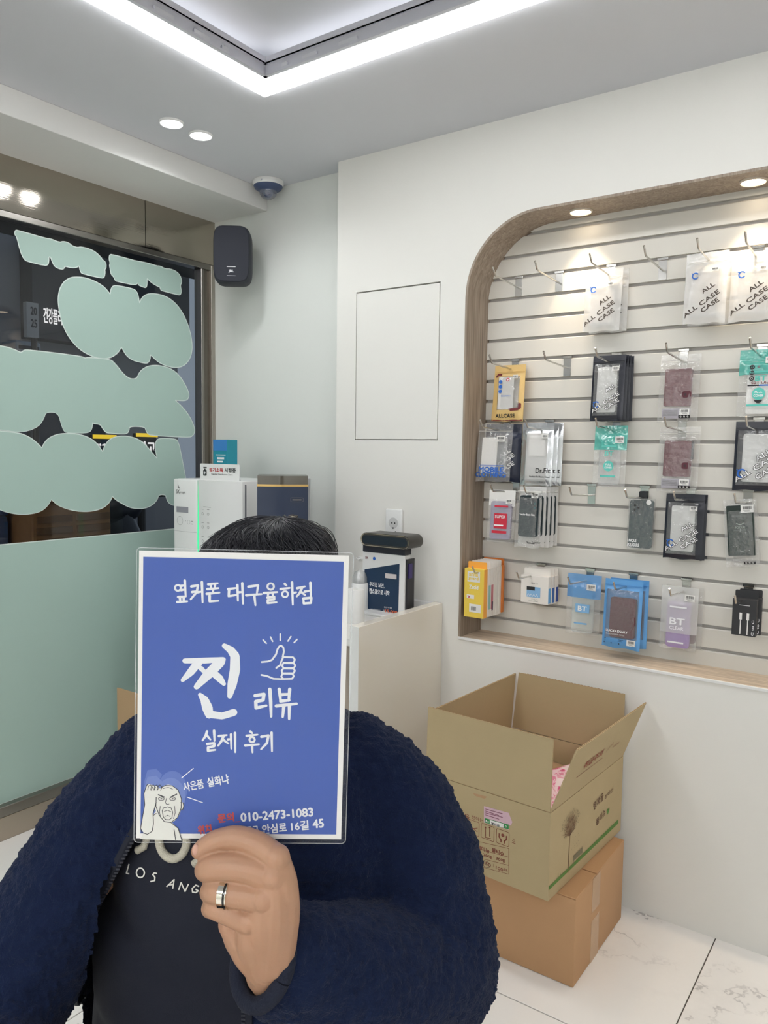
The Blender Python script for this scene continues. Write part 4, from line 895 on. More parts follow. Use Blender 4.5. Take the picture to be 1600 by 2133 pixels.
# ================================================================ THINGS ON THE WALLS
a = on(823, 1096, 1, YR)
t = thing('wall_socket', 'white wall socket above the poster stand', 'socket', (a.x, YR, a.z))
MB().box(-.036, .036, -.011, -.0005, -.055, .062, bev=.005, seg=3).build('cover_plate', WHITE, t, smooth=40)
RX = Matrix.Rotation(PI/2, 4, 'X')
MB().lathe([(.0205, .0112), (.0205, .0118), (.0215, .0118), (.0215, .0105)], 32, Matrix.Translation((0, 0, .012)) @ RX).build('well_rim', WHITE, t)
MB().disc(0, .012, .0200, -.0113).build('well', mat('socket_well', C(206, 206, 204), .4), t)
MB().disc(-.006, .012, .003, -.0116, 10).disc(.0065, .012, .003, -.0116, 10).build('pin_hole', INK, t)
MB().box(-.002, .002, -.0128, -.0113, -.009, -.003).build('earth_clip', CHROME, t)
MB().disc(.010, -.020, .0035, -.0114, 12).build('shutter_hole', INK, t)

# dome camera on the ceiling
t = thing('dome_camera', 'white dome camera with dark lens on the ceiling by the beam', 'camera', (-2.212, 2.31, H))
MB().lathe([(.060, -.0005), (.061, -.010), (.059, -.018), (.057, -.020)], 40).build('base', WHITE, t, smooth=40)
MB().lathe([(.0572, -.0198), (.052, -.030), (.040, -.038), (.034, -.040)], 40).build('bezel', mat('bezel_blue_grey', C(64, 78, 112), .4), t, smooth=40)
MB().lathe([(.034, -.039), (.033, -.050), (.026, -.061), (.014, -.068), (.002, -.070)], 32).build('dome_cover', film('smoked_dome', C(120, 130, 160), .35, rough=.05, gloss=.15), t, smooth=60)
MB().ball((0, 0, -.046), .019, 16).build('lens_ball', mat('lens_navy', C(44, 54, 84), .3), t, smooth=60)
MB().disc(.018, -.012, .004, -.0572).build('indicator', mat('indicator_blue', C(40, 60, 120), .4), t)

# loudspeaker on the back wall
a = on(482, 529, 1, 2.195)
t = thing('loudspeaker', 'black wall speaker mounted in the corner under the beam', 'speaker', a, rz=math.radians(38))
W2, H2 = .074, .112
def sup(w, h, n=36, e=5.0):
    P = []
    for i in range(n):
        a = 2*PI*i/n; c, s_ = math.cos(a), math.sin(a)
        P.append((w*abs(c)**(2/e)*(1 if c >= 0 else -1), h*abs(s_)**(2/e)*(1 if s_ >= 0 else -1)))
    return P
b = MB(); rings = [(.90, .006), (1.0, .020), (1.0, .075), (.94, .10), (.78, .125)]
vs = []; n = 36
for k, (q, y) in enumerate(rings): vs += [(x, y, z) for x, z in sup(W2*q, H2*(q if k > 0 else .97)-.0*k, n)]
fs = [(i*n+j, i*n+(j+1) % n, (i+1)*n+(j+1) % n, (i+1)*n+j) for i in range(len(rings)-1) for j in range(n)]+[tuple(range(n-1, -1, -1)), tuple(range((len(rings)-1)*n, len(rings)*n))]
b.add(vs, fs); b.build('cabinet', SPKMAT, t, smooth=45)
b = MB(); P0 = sup(W2*.95, H2*.97, n); P1_ = sup(W2*.90, H2*.93, n)
b.add([(x, .006, z) for x, z in P0]+[(x, -.002, z) for x, z in P0]+[(x, -.006, z) for x, z in P1_], [(i*n+j, i*n+(j+1) % n, (i+1)*n+(j+1) % n, (i+1)*n+j) for i in range(2) for j in range(n)]+[tuple(range(3*n-1, 2*n-1, -1))])
b.build('grille', mat('grille_black', C(32, 35, 46), .6, bump=.6, bscale=1400), t, smooth=40)
b = MB(); b.text('JBL', .0, -H2*.80+.016, .012, w=.020, align='c', y=-.0068, bold=.0006); b.rect(-.017, .017, -H2*.80+.038, -H2*.80+.041, -.0068); b.rect(-.017, .017, -H2*.80+.004, -H2*.80+.0055, -.0068)
b.build('badge', mat('badge_silver', C(214, 214, 216), .4), t)
MB().tube([(.0, .11, .02), (.02, .18, .02), (.03, .262, .02)], .016, 10).build('wall_bracket', BLACK, t)
MB().tube([(.028, .245, .03), (.10, .185, .118), (.10, .184, .166)], .0022, 6).build('cable', WHITEM, t)

# ================================================================ COUNTER IN THE CORNER
CT = .818; CX0 = on(306, 1330, 1, 1.828).x
t = thing('counter', 'white gloss counter with cream end panel against the back wall', 'counter', (-1.98, 2.05, 0)); cn = t
def lb(mb): return loc(cn, mb)
lb(MB().box(-1.402, -1.369, 1.817, YR-.001, 0, .861, bev=.001, seg=1)).build('end_panel', GLOSSW, t, label='cream gloss end panel')
lb(MB().box(-1.402, -1.369, 1.8164, 1.8172, 0, .861)).build('edge_band', WHITE, t)
lb(MB().box(CX0, -1.4025, 1.828, 2.268, CT-.024, CT, bev=.001, seg=1)).build('worktop', mat('worktop_white', C(228, 226, 222), .25), t)
lb(MB().box(CX0, -1.4025, 2.269, YR-.001, .05, .861, bev=.001, seg=1)).build('back_panel', mat('upstand_grey_white', C(214, 214, 214), .3), t)
CO = wood('counter_oak', C(132, 118, 106), C(180, 164, 148), axis=2)
DW = (-1.403-CX0)/3
for k in range(3): lb(MB().box(CX0+k*DW+.0015, CX0+(k+1)*DW-.0015, 1.838, 1.858, .06, CT-.028, bev=.001, seg=1)).build('door', CO, t)
lb(MB().box(CX0, -1.4025, 1.859, 2.268, .05, CT-.0245)).build('carcass', WHITEM, t)
lb(MB().box(CX0, -1.4025, 1.88, 2.268, 0, .05)).build('plinth', DKMETAL, t)

# water purifier
x0, x1, xm = -2.395, -2.020, -2.256; yf = 1.98; zt = 1.266
t = thing('water_purifier', 'white water purifier with a green light strip in the window corner', 'appliance', (-2.2, 2.1, CT)); wp = t
def lw_(mb): return loc(wp, mb)
lw_(MB().box(x0+.004, x1-.002, yf+.012, yf+.285, CT, zt-.004, bev=.008, seg=3)).build('housing', mat('purifier_side_grey', C(98, 98, 104), .4), t, smooth=40)
lw_(MB().box(x0, xm-.006, yf, yf+.11, CT+.004, zt, bev=.006, seg=3)).build('control_panel', WHITE, t, smooth=40)
n = 10; P = [(xm+.006+(x1-.02-xm-.006)*i/n, yf-.010*math.sin(PI*i/n)) for i in range(n+1)]+[(x1-.006, yf+.006), (x1, yf+.03), (x1, yf+.10), (xm+.006, yf+.10)]
m_ = Matrix(((1, 0, 0, 0), (0, 0, 1, 0), (0, 1, 0, 0), (0, 0, 0, 1)))
lw_(MB(m_).prism(P, CT+.004, zt)).build('front_cover', WHITE, t, smooth=30)
lw_(MB().box(x0+.002, x1-.003, yf+.02, yf+.285, zt-.0035, zt+.0005, bev=.001, seg=1)).build('top_lid', WHITE, t)
lw_(MB().add([(xm, yf+.0015, zt-.008), (xm-.0055, yf+.001, .5*(zt+CT)), (xm, yf+.0015, CT+.01), (xm+.0055, yf+.001, .5*(zt+CT))], [(0, 1, 2, 3)])).build('light_strip', emit('strip_green', (.10, .95, .42, 1), 1.0), t, label='glowing green strip')
lw_(MB().box(xm-.006, xm+.006, yf+.003, yf+.05, CT+.004, zt-.002)).build('strip_recess', mat('strip_white', C(206, 226, 214), .3), t)
fr = FR((x0, yf-.0003, zt), (1, 0, 0), (0, 0, 1))
b = MB(fr); b.text('SK', .018, -.056, .015, w=.020, bold=.0006); b.text('magic', .040, -.058, .012, w=.030); b.flat([(.026, -.020), (.040, -.038), (.028, -.034)], -.0004); lw_(b).build('logo', GREYP, t)
lw_(MB(fr).rect(.018, .086, -.128, -.106)).build('display', mat('display_grey', C(150, 150, 156), .25), t)
b = MB(fr); b.disc(.038, -.160, .017, r2=.016); b.disc(.088, -.163, .008, r2=.0072); b.rect(.100, .112, -.160, -.158); b.rect(.100, .112, -.170, -.168); b.rect(.068, .072, -.160, -.158); lw_(b).build('button_outline', GREYP, t)
lw_(MB(fr).rect(.002, .132, -.2010, -.2000)).build('panel_seam', mat('seam_grey', C(170, 170, 170), .5), t)
fr2 = FR((xm, yf-.0085, zt), (1, 0, 0), (0, 0, 1)); b = MB(fr2)
for (px_, pz) in ((.036, -.125), (.066, -.125), (.036, -.175), (.066, -.175), (.036, -.228), (.066, -.228), (.036, -.278), (.066, -.278)):
    b.disc(px_, pz, .0052, r2=.0040); b.rect(px_-.006, px_+.006, pz+.016, pz+.0175)
for px_ in (.05,): b.rect(px_-.01, px_+.03, -.100, -.0985)
lw_(b).build('icons', GREYP, t, kind='stuff')
fs_ = FR((x1-.0016, yf+.030, zt), (0, 1, 0), (0, 0, 1))
o = lw_(MB(fs_).rect(.006, .105, -.160, -.010)).build('spec_label', PAPER, t)
b = MB(fs_); [b.rect(.012, .012+.07*random.uniform(.6, 1), -.022-.0085*i, -.019-.0085*i, -.0007) for i in range(15)]; lw_(b).build('spec_text', GREYP, o, kind='stuff')
b = MB(fs_); b.disc(.045, -.215, .040, -.0006, 32); lw_(b).build('energy_label', PAPER, t)
b = MB(fs_); b.add([(.045+q*math.cos(PI*j/16), -.0010, -.215+q*math.sin(PI*j/16)) for q in (.026, .036) for j in range(17)], [(j, j+1, 18+j, 17+j) for j in range(16)]); lw_(b).build('energy_arc', mat('energy_green', C(70, 120, 50), .5), t)
b = MB(fs_); b.disc(.045, -.220, .016, -.0012, 20); lw_(b).build('energy_core', mat('energy_dark_green', C(34, 96, 52), .5), t)
# acrylic notice standing on the purifier
a = on(417, 995, 1, yf+.03); b_ = on(498, 998, 1, yf+.03); hh_ = on(417, 962, 1, yf+.03).z-a.z
t = thing('notice_plate', 'white notice plate with red and black Korean lettering on the purifier', 'sign', ((a.x+b_.x)/2, yf+.03, zt+.0006)); w_ = b_.x-a.x
b = MB(); b.prism(rrect(w_, hh_, .005, 4, 0, hh_/2), 0, .004); b.build('plate', WHITE, t, smooth=40)
MB().box(-w_*.4, w_*.4, .0042, .03, 0, .003).build('foot', CLEAR, t)
b = MB(); b.text('정기소독', -w_*.26, hh_*.50, hh_*.26, w=w_*.36, bold=.0006); b.build('red_lettering', mat('notice_red', C(176, 30, 34), .5), t)
b = MB(); b.text('시행중', w_*.14, hh_*.50, hh_*.26, w=w_*.28, bold=.0006); b.text('Regular Disinfection Zone', -w_*.20, hh_*.30, hh_*.11, w=w_*.54, bold=.0001); b.build('black_lettering', INK, t)
b = MB(); b.prism(rrect(w_*.09, hh_*.36, .003, 3, -w_*.37, hh_*.42), -.0006, -.0001); b.flat([(-w_*.39, hh_*.60), (-w_*.35, hh_*.60), (-w_*.35, hh_*.68), (-w_*.39, hh_*.68)], -.0006); b.flat([(-w_*.41, hh_*.70), (-w_*.32, hh_*.72), (-w_*.32, hh_*.79), (-w_*.41, hh_*.79)], -.0006); b.build('spray_bottle_mark', INK, t)
b = MB(); b.rect(-w_*.378, -w_*.362, hh_*.33, hh_*.52, -.0011); b.rect(-w_*.395, -w_*.345, hh_*.405, hh_*.445, -.0011); b.build('cross_mark', WPRINT, t)
# teal carton behind it
a = on(444, 960, 1, 2.1); b_ = on(473, 960, 1, 2.1); zt2 = on(460, 916, 1, 2.1).z
t = thing('filter_carton', 'small teal carton standing behind the notice plate', 'carton', ((a.x+b_.x)/2, 2.1, zt+.0006)); w_ = b_.x-a.x; h_ = zt2-zt
MB().box(-w_/2, w_/2, 0, .055, 0, h_, bev=.001, seg=1).build('box_body', mat('carton_teal', C(28, 140, 160), .4), t)
MB().rect(-w_/2+.001, w_/2-.001, h_*.72, h_-.001).build('upper_band', mat('carton_blue', C(56, 128, 196), .4), t)
b = MB(); b.rect(-w_*.3, w_*.4, h_*.60, h_*.62, -.0006); b.rect(-w_*.2, w_*.3, h_*.50, h_*.55, -.0006); b.rect(-w_*.2, w_*.2, h_*.42, h_*.46, -.0006); b.build('print_lines', WPRINT, t, kind='stuff')
for xx in (-.25, .02): MB().rect(w_*xx, w_*(xx+.16), .004, h_*.30).build('cartridge_picture', mat('picture_mint', C(206, 230, 224), .5), t)

# navy dispenser next to it
a = on(589, 1050, 1, 1.935); DD = (a-CAM).dot(FW); w_ = 105/FPX*DD; zt = on(589, 991, 1, 1.935).z
t = thing('rice_dispenser', 'navy upright dispenser with gold band and oval steel window', 'appliance', (a.x, a.y, CT), rz=math.radians(43)); h_ = zt-CT
n = 14
def bow(w, d, y0): return [(-w/2+w*i/n, y0-.012*math.sin(PI*i/n)) for i in range(n+1)]+[(w/2, y0+d), (-w/2, y0+d)]
MB(m_).prism(bow(w_, .15, 0), .0, h_-.036).build('body', mat('dispenser_navy', C(38, 50, 74), .35), t, smooth=40)
MB(m_).prism(bow(w_+.002, .152, -.001), h_-.036, h_-.029).build('gold_band', mat('band_gold', C(214, 178, 112), .35, metal=.7), t, smooth=40)
MB(m_).prism(bow(w_-.002, .148, 0), h_-.029, h_).build('lid', film('smoked_lid', C(98, 92, 82), .85, rough=.1, gloss=.1), t, smooth=40)
MB().box(-w_/2+.01, w_/2+.014, .1505, .160, 0, h_-.012, bev=.003).build('back_plate', mat('back_plate_grey', C(176, 178, 180), .4), t)
e_ = at(609, 1098, DD); ex = (e_-a).dot(Vector((math.cos(math.radians(43)), math.sin(math.radians(43)), 0))); ez = e_.z-CT
b = MB(); b.add([(ex, -.0125, ez)]+[(ex+.027*math.cos(2*PI*j/28), -.0118, ez+.042*math.sin(2*PI*j/28)) for j in range(28)], [(0, 1+(j+1) % 28, 1+j) for j in range(28)]); b.build('oval_window', mat('oval_steel', C(196, 188, 170), .3, metal=1.0, bump=.4, bscale=40, stretch=(1, 1, 12)), t)
b = MB(); P = [(ex+.027*math.cos(2*PI*j/28), ez+.042*math.sin(2*PI*j/28)) for j in range(28)]; b.stroke(P, .003, y=-.0124, closed=True, cap=False); b.build('oval_rim', mat('rim_brown', C(92, 78, 64), .4), t)
b = MB(); b.stroke(rrect(.042, .014, .004, 3, w_*.28, h_-.080), .0010, y=-.0112, closed=True, cap=False); b.rect(w_*.28-.015, w_*.28+.015, h_-.082, h_-.078, -.0112); b.build('name_plate', mat('plate_gold', C(120, 116, 112), .4), t)

# poster stand with the camera bar
y0 = 2.175; a = on(754, 1277, 1, y0); b_ = on(832, 1281, 1, y0); tl = on(754, 1150, 1, y0)
w_ = b_.x-a.x; h_ = tl.z-CT
t = thing('poster_stand', 'white display stand with a navy poster and camera bar on the counter', 'display stand', ((a.x+b_.x)/2, y0, CT)); cx_ = t.location.x
MB().box(-w_/2, w_/2+.019, 0, .035, 0, h_+.004, bev=.002, seg=1).build('body', WHITE, t)
MB().box(-w_/2-.01, w_/2+.006, -.045, .08, 0, .010, bev=.003).build('foot_tray', WHITE, t)
MB().box(w_/2+.0192, w_/2+.026, .006, .05, .02, h_-.01).build('back_shell', mat('shell_black', C(36, 36, 40), .4), t)
NV = mat('poster_navy', C(26, 52, 82), .35)
z_ = h_
MB().flat([(-w_/2+.008, .012), (w_/2-.004, .012), (w_/2-.002, z_-.026), (-w_/2+.010, z_-.060)], -.0006).build('poster', NV, t, label='navy poster')
b = MB(); b.text('우리집 보안,', -w_*.30, z_-.118, .017, w=w_*.40, y=-.0012, bold=.0002); b.text('캡스홈으로 시작', -w_*.30, z_-.142, .018, w=w_*.54, y=-.0012, bold=.0005); b.text('SKT 결합할인 시', -w_*.26, z_-.202, .008, w=w_*.26, y=-.0012); b.text('월', w_*.08, z_-.202, .010, y=-.0012); b.text('원', w_*.46, z_-.200, .009, y=-.0012); b.text('3년약정', w_*.10, z_-.186, .006, w=w_*.2, y=-.0012); b.build('white_lettering', WPRINT, t)
b = MB(); b.text('15,000', w_*.14, z_-.203, .013, w=w_*.31, y=-.0012, bold=.0004); b.build('price_lettering', mat('price_orange', C(226, 110, 62), .5), t)
b = MB(); b.rect(-w_*.3, w_*.42, z_-.2135, z_-.2125, -.0012)
for i, j in ((0, 0), (1, 0), (2, 0), (0, 1), (1, 1)): b.rect(-w_*.28+i*w_*.26, -w_*.22+i*w_*.26, z_-.232-.018*j, z_-.224-.018*j, -.0012); b.rect(-w_*.20+i*w_*.26, -w_*.06+i*w_*.26, z_-.229-.018*j, z_-.2275-.018*j, -.0012)
b.build('feature_icons', mat('icon_pale', C(150, 166, 184), .5), t, kind='stuff')
MB().box(w_*.14, w_*.42, -.006, -.0008, z_-.080, z_-.064, bev=.0005, seg=1).build('shelf_lip', mat('lip_pale', C(206, 198, 198), .4), t)
b = MB(); b.text('SK', -w_*.42, z_-.022, .008, bold=.0004); b.build('logo_mark', DKRED, t); b = MB(); b.disc(-w_*.18, z_-.018, .006); b.build('blue_mark', BLUEP, t)
# camera bar
a = on(751, 1128, 1, y0-.03); b_ = on(853, 1131, 1, y0-.03); zc = (a.z+b_.z)/2-CT+.004; bw = b_.x-a.x; bc = (a.x+b_.x)/2-cx_; r_ = .0235
def caps(w, r, n=8): return [(w/2-r+r*math.cos(a), r*math.sin(a)) for a in [-PI/2+PI*i/n for i in range(n+1)]]+[(-w/2+r+r*math.cos(a), r*math.sin(a)) for a in [PI/2+PI*i/n for i in range(n+1)]]
TM = Matrix.Translation((bc, -.03, zc))
o = MB(TM).prism(caps(bw, r_), 0, .085).build('camera_bar', mat('bar_bronze', C(66, 64, 60), .35, metal=.4), t, smooth=40)
b = MB(TM); P = caps(bw-.004, r_-.002); Q = caps(bw-.018, r_-.009); n = len(P); b.add([(x, -.0006, z) for x, z in P]+[(x, .002, z) for x, z in Q], [(j, (j+1) % n, n+(j+1) % n, n+j) for j in range(n)]); b.build('bezel', mat('bezel_champagne', C(196, 184, 160), .3, metal=.6), o)
MB(TM).flat(caps(bw-.018, r_-.009), -.0002).build('lens_glass', mat('bar_glass', C(18, 26, 42), .06), o)
MB().box(-w_/2+.004, w_/2+.021, -.004, .036, h_+.0042, zc-r_+.002).build('neck', SPKMAT, t)
MB().box(w_/2+.0262, w_/2+.031, .012, .03, h_-.075, h_-.025).build('side_tag', mat('tag_violet', C(58, 44, 110), .4), t)
# paper roll and domed sensor behind the laminated sheet
a = on(744, 1290, 1, 2.02)
t = thing('paper_roll', 'white paper roll standing on the counter beside the poster stand', 'roll', (on(740, 1260, 1, 2.02).x, 2.02, CT))
MB().lathe([(.0, 0), (.030, 0), (.031, .002), (.031, .108), (.030, .110), (.009, .110), (.009, .106), (.0005, .106)], 32).build('roll', WHITEM, t, smooth=40)
p_ = on(752, 1212, 1, 2.16)
t = thing('domed_sensor', 'white sensor with clear dome on the counter behind the paper roll', 'sensor', (p_.x-.005, 2.16, CT))
MB().lathe([(.030, 0), (.030, .10), (.027, .104)], 28).build('body', WHITE, t, smooth=40)
MB().lathe([(.027, .104), (.026, .125), (.018, .142), (.002, .150)], 28).build('dome', film('clear_dome', C(220, 222, 222), .4, rough=.05, gloss=.15), t, smooth=60)
p_ = on(752, 1163, 1, YR); b = MB(); 
t = thing('key_hook', 'tiny white hook on the wall left of the poster stand', 'hook', (p_.x, YR, p_.z))
MB().tube([(0, -.001, 0), (0, -.02, -.002), (-.004, -.026, .004)], .003, 8).build('peg', WHITE, t); MB().box(-.012, .012, -.003, -.0005, -.004, .006, bev=.001).build('plate', WHITE, t)

# ================================================================ CARTONS
# lower closed carton
bx0, bx1, by0, by1, bh = -1.20, -.690, 1.856, 2.236, .243
t = thing('closed_carton', 'plain brown taped carton on the floor under the open carton', 'box', ((bx0+bx1)/2, (by0+by1)/2, 0)); lc = t
def l1(mb): return loc(lc, mb)
l1(MB().box(bx0, bx1, by0, by1, .0005, bh-.004, bev=.003, seg=2)).build('box_body', CARD3, t, smooth=30)
ym = by0+.150
l1(MB().box(bx0, bx1, by0, ym-.0015, bh-.0038, bh-.0005, bev=.001, seg=1)).build('top_flap', CARD3, t)
l1(MB().box(bx0, bx1, ym+.0015, by1, bh-.0038, bh, bev=.001, seg=1)).build('top_flap', CARD3, t)
TAPEM = mat('packing_tape', C(190, 152, 114), .25, spec=.6, bump=.3, bscale=80)
l1(MB().box(bx1, bx1+.0006, ym-.03, ym+.03, bh-.10, bh-.004)).build('tape', TAPEM, t)
l1(MB().box(bx1, bx1+.0005, ym-.03, ym+.03, .0, .12)).build('tape', TAPEM, t)
# upper open carton, turned a little and overhanging at the front
LB, WB_ = .485, .388; rz = math.radians(-3.0)
o0 = Vector((-.743, 1.800, bh+.0015))
ax = Vector((math.cos(rz), math.sin(rz), 0)); ay = Vector((-math.sin(rz), math.cos(rz), 0))
t = thing('open_carton', 'open cardboard carton with printed tree, stacked on the plain carton', 'box', o0, rz=rz); oc = t
BH = .232; TH = .005; FL = .190
b = MB(); b.box(-WB_, 0, 0, TH, 0, BH); b.build('front_wall', CARD2, t); MB().box(-TH, 0, TH, LB-TH, 0, BH).build('side_wall', CARD2, t)
MB().box(-WB_, -WB_+TH, TH, LB-TH, 0, BH).build('side_wall', CARD2, t); MB().box(-WB_, 0, LB-TH, LB, 0, BH).build('back_wall', CARD2, t)
MB().box(-WB_+TH, -TH, TH, LB-TH, 0, .004).build('bottom', CARD, t)
def flap(name, o, u, up, w, h, taper=0.0, lab=None):
    """a flap hinged along u from o, standing along up"""
    u = Vector(u).normalized(); up = Vector(up).normalized(); nn = u.cross(up).normalized(); o = Vector(o)
    P = [(0, .002), (w, .002), (w-taper, h), (taper, h)]; b = MB(); vs = [o+u*x+up*z+nn*(k*TH*.8) for k in (0, 1) for x, z in P]
    b.add(vs, [(0, 1, 2, 3), (7, 6, 5, 4), (0, 4, 5, 1), (1, 5, 6, 2), (2, 6, 7, 3), (3, 7, 4, 0)]); f = b.build(name, CARD2, t)
    e_ = MB(); q = [o+u*taper+up*(h+.0002), o+u*(w-taper)+up*(h+.0002)]; k = 70
    pts = []; 
    for i in range(k+1):
        x = taper+(w-2*taper)*i/k; pts.append((x, h+.0004+.0012*(i % 2)))
    vs = [o+u*x+up*z+nn*(TH*.4) for x, z in pts]+[o+u*x+up*(h-.002)+nn*(TH*.82) for x, z in pts]+[o+u*x+up*(h-.002)+nn*(-TH*.02) for x, z in pts]; n = k+1
    e_.add(vs, [(i, i+1, n+i+1, n+i) for i in range(k)]+[(i, 2*n+i, 2*n+i+1, i+1) for i in range(k)]); e_.build('torn_edge', CARDIN, f)
    return f
flap('flap', (-WB_+.002, TH*.9, BH), (1, 0, 0), (0, .03, 1), WB_-.004, FL)
flap('flap', (-WB_+.002, LB, BH), (1, 0, 0), (0, .005, 1), WB_-.004, FL)
flap('flap', (-WB_+TH, TH, BH), (0, 1, 0), (.065, 0, 1), LB-2*TH, FL-.004)
sup_ = Vector((math.sin(math.radians(20)), 0, math.cos(math.radians(20))))
rf = flap('flap', (-.0008, LB-.002, BH), (0, -1, 0), sup_, LB-.006, FL)
# print on the front wall
PRB = mat('print_box_brown', C(128, 66, 52), .7); PRG = mat('print_box_green', C(92, 132, 62), .7); PRD = mat('print_box_grey', C(122, 114, 88), .7); PEN = mat('pen_black', C(44, 40, 44), .6)
def fpt(px, py): p = oc_inv @ on(px, py, 1, o0.y+(on(px, py, 1, o0.y).x-o0.x)*math.tan(rz)); return (p.x, p.z)
bpy.context.view_layer.update(); oc_inv = oc.matrix_world.inverted()
k_ = 1/3.2
def f6(x, y): return fpt(860+x*k_, 1350+y*k_)
b = MB(); 
for (xa, ya, xb, yb) in ((358, 1142, 442, 1250), (456, 1172, 542, 1284), (557, 1208, 642, 1318)):
    p, q = f6(xa, (ya+yb)/2), f6(xb, (ya+yb)/2); hh_ = abs(f6(xa, ya)[1]-f6(xa, yb)[1])*.86; ww = q[0]-p[0]
    b.stroke(rrect(ww, hh_, .004, 3, (p[0]+q[0])/2, (p[1]+q[1])/2), .0013, closed=True, cap=False)
p, q = f6(375, 1180), f6(430, 1225); b.stroke([p, q], .0018); b.stroke([(p[0], q[1]), (q[0], p[1])], .0018); b.stroke([p, (p[0], q[1])], .0022); 
for x in (485, 512): p = f6(x, 1195); q = f6(x, 1255); b.stroke([p, q], .0018); b.flat([(p[0]-.003, p[1]-.002), (p[0]+.003, p[1]-.002), (p[0], p[1]+.003)], -.0004)
p = f6(482, 1262); q = f6(520, 1270); b.stroke([p, q], .0016)
c0 = f6(600, 1248); b.flat([(c0[0]+.0052*math.cos(a), c0[1]+.0052*math.sin(a)) for a in [PI/6+PI/3*i for i in range(6)]], -.0004)
for s_ in (-1, 1): b.stroke([(c0[0]+s_*.011, c0[1]+.001), (c0[0]+s_*.011, c0[1]-.008), (c0[0]+s_*.005, c0[1]-.014), (c0[0]+s_*.005, c0[1]-.020)], [.003, .0035, .004, .003])
p = f6(673, 1280); b.stroke([(p[0]-.004, p[1]-.003), (p[0], p[1]+.004), (p[0]+.004, p[1]-.003)], .0008, closed=True, cap=False); b.rect(p[0]-.005, p[0]+.005, p[1]-.0085, p[1]-.007)
b.build('care_symbols', PRB, t, kind='stuff')
b = MB()
for (y0_, y1_) in ((1332, 1392), (1392, 1452), (1452, 1508)): pass
L_ = lambda ya, yb: b.stroke([f6(300, ya), f6(640, yb)], .0010, cap=False)
L_(1238+20, 1336); L_(1302, 1394); L_(1362, 1448); L_(1416, 1507); b.stroke([f6(640, 1336), f6(640, 1507)], .0010, cap=False)
def ptext(s_, x, y, x2, h, bold=.0004):
    p = f6(x, y); q = f6(x2, y); b.text(s_, p[0], p[1], h, w=q[0]-p[0], bold=bold)
ptext('베베미뇽', 400, 1328, 512, .012); ptext('물티슈', 528, 1358, 608, .012)
ptext('10매', 378, 1372, 440, .0095, .0003); ptext('|', 448, 1380, 450, .009, 0); ptext('20매', 468, 1386, 528, .0095, .0003); ptext('|', 540, 1398, 542, .009, 0); ptext('30매', 554, 1410, 612, .0095, .0003)
ptext('50', 388, 1422, 436, .009, .0003); ptext('|', 448, 1430, 450, .009, 0); ptext('150', 470, 1440, 520, .009, .0003); ptext('|', 537, 1460, 539, .009, 0); ptext('100', 554, 1472, 602, .009, .0003); ptext('ea', 606, 1480, 632, .006, .0002)
ptext('행복을', 270, 1112, 378, .016, .0003); ptext('전하는', 392, 1136, 470, .010, .0001)
b.build('front_lettering', PRB, t)
b = MB(); c0 = f6(488, 1440); b.stroke([(c0[0]+.0135*math.cos(a), c0[1]+.0085*math.sin(a)) for a in [.3+6.6*i/24 for i in range(25)]], .0010); b.stroke([(c0[0]-.004, c0[1]+.001), (c0[0]+.013, c0[1]-.003)], .0008); b.build('pen_circle', PEN, t)
p0_, p1_, p2_, p3_ = f6(474, 1052), f6(640, 1098), f6(640, 1212), f6(474, 1162)
ST = MB(); ST.flat([p0_, p1_, f6(652, 1130), f6(664, 1160), f6(655, 1182), f6(642, 1180), p2_, p3_][::-1], -.0005); st = ST.build('sticker', mat('sticker_pink', C(216, 180, 192), .5), t)
def stx(name, m, fn): b = MB(); fn(b); b.build(name, m, st)
stx('sticker_green', mat('sticker_green', C(48, 140, 70), .5), lambda b: b.flat([f6(480, 1132), f6(640, 1176), f6(640, 1208), f6(480, 1162)][::-1], -.0008))
stx('sticker_field', PAPER, lambda b: b.flat([f6(514, 1144), f6(606, 1170), f6(606, 1196), f6(514, 1170)][::-1], -.0011))
def rtext(b, s_, x, y, x2, y2, h, bold=.0002, yy=-.0014):
    p, q = f6(x, y), f6(x2, y2); b.text(s_, p[0], p[1], h, w=q[0]-p[0], rot=0, y=yy, bold=bold)
stx('sticker_lettering', INK, lambda b: rtext(b, '옆커폰', 524, 1172, 580, 1180, .0060, .0002))
stx('sticker_letter', WPRINT, lambda b: rtext(b, 'N', 488, 1158, 506, 1164, .0056, .0003))
stx('sticker_lens', WPRINT, lambda b: b.disc(f6(622, 1188)[0], f6(622, 1188)[1], .0024, -.0014, r2=.0015))
stx('sticker_lines', mat('sticker_wine', C(120, 50, 80), .5), lambda b: [b.stroke([f6(484, 1072+13*i), f6(600-(i % 2)*24, 1104+12*i)], .0016, y=-.0009, cap=False) for i in range(4)])
b = MB(); b.flat([f6(400, 965), f6(495, 990), f6(480, 1005), f6(415, 985)][::-1], -.0005); b.build('clear_tape', TAPEM, t)
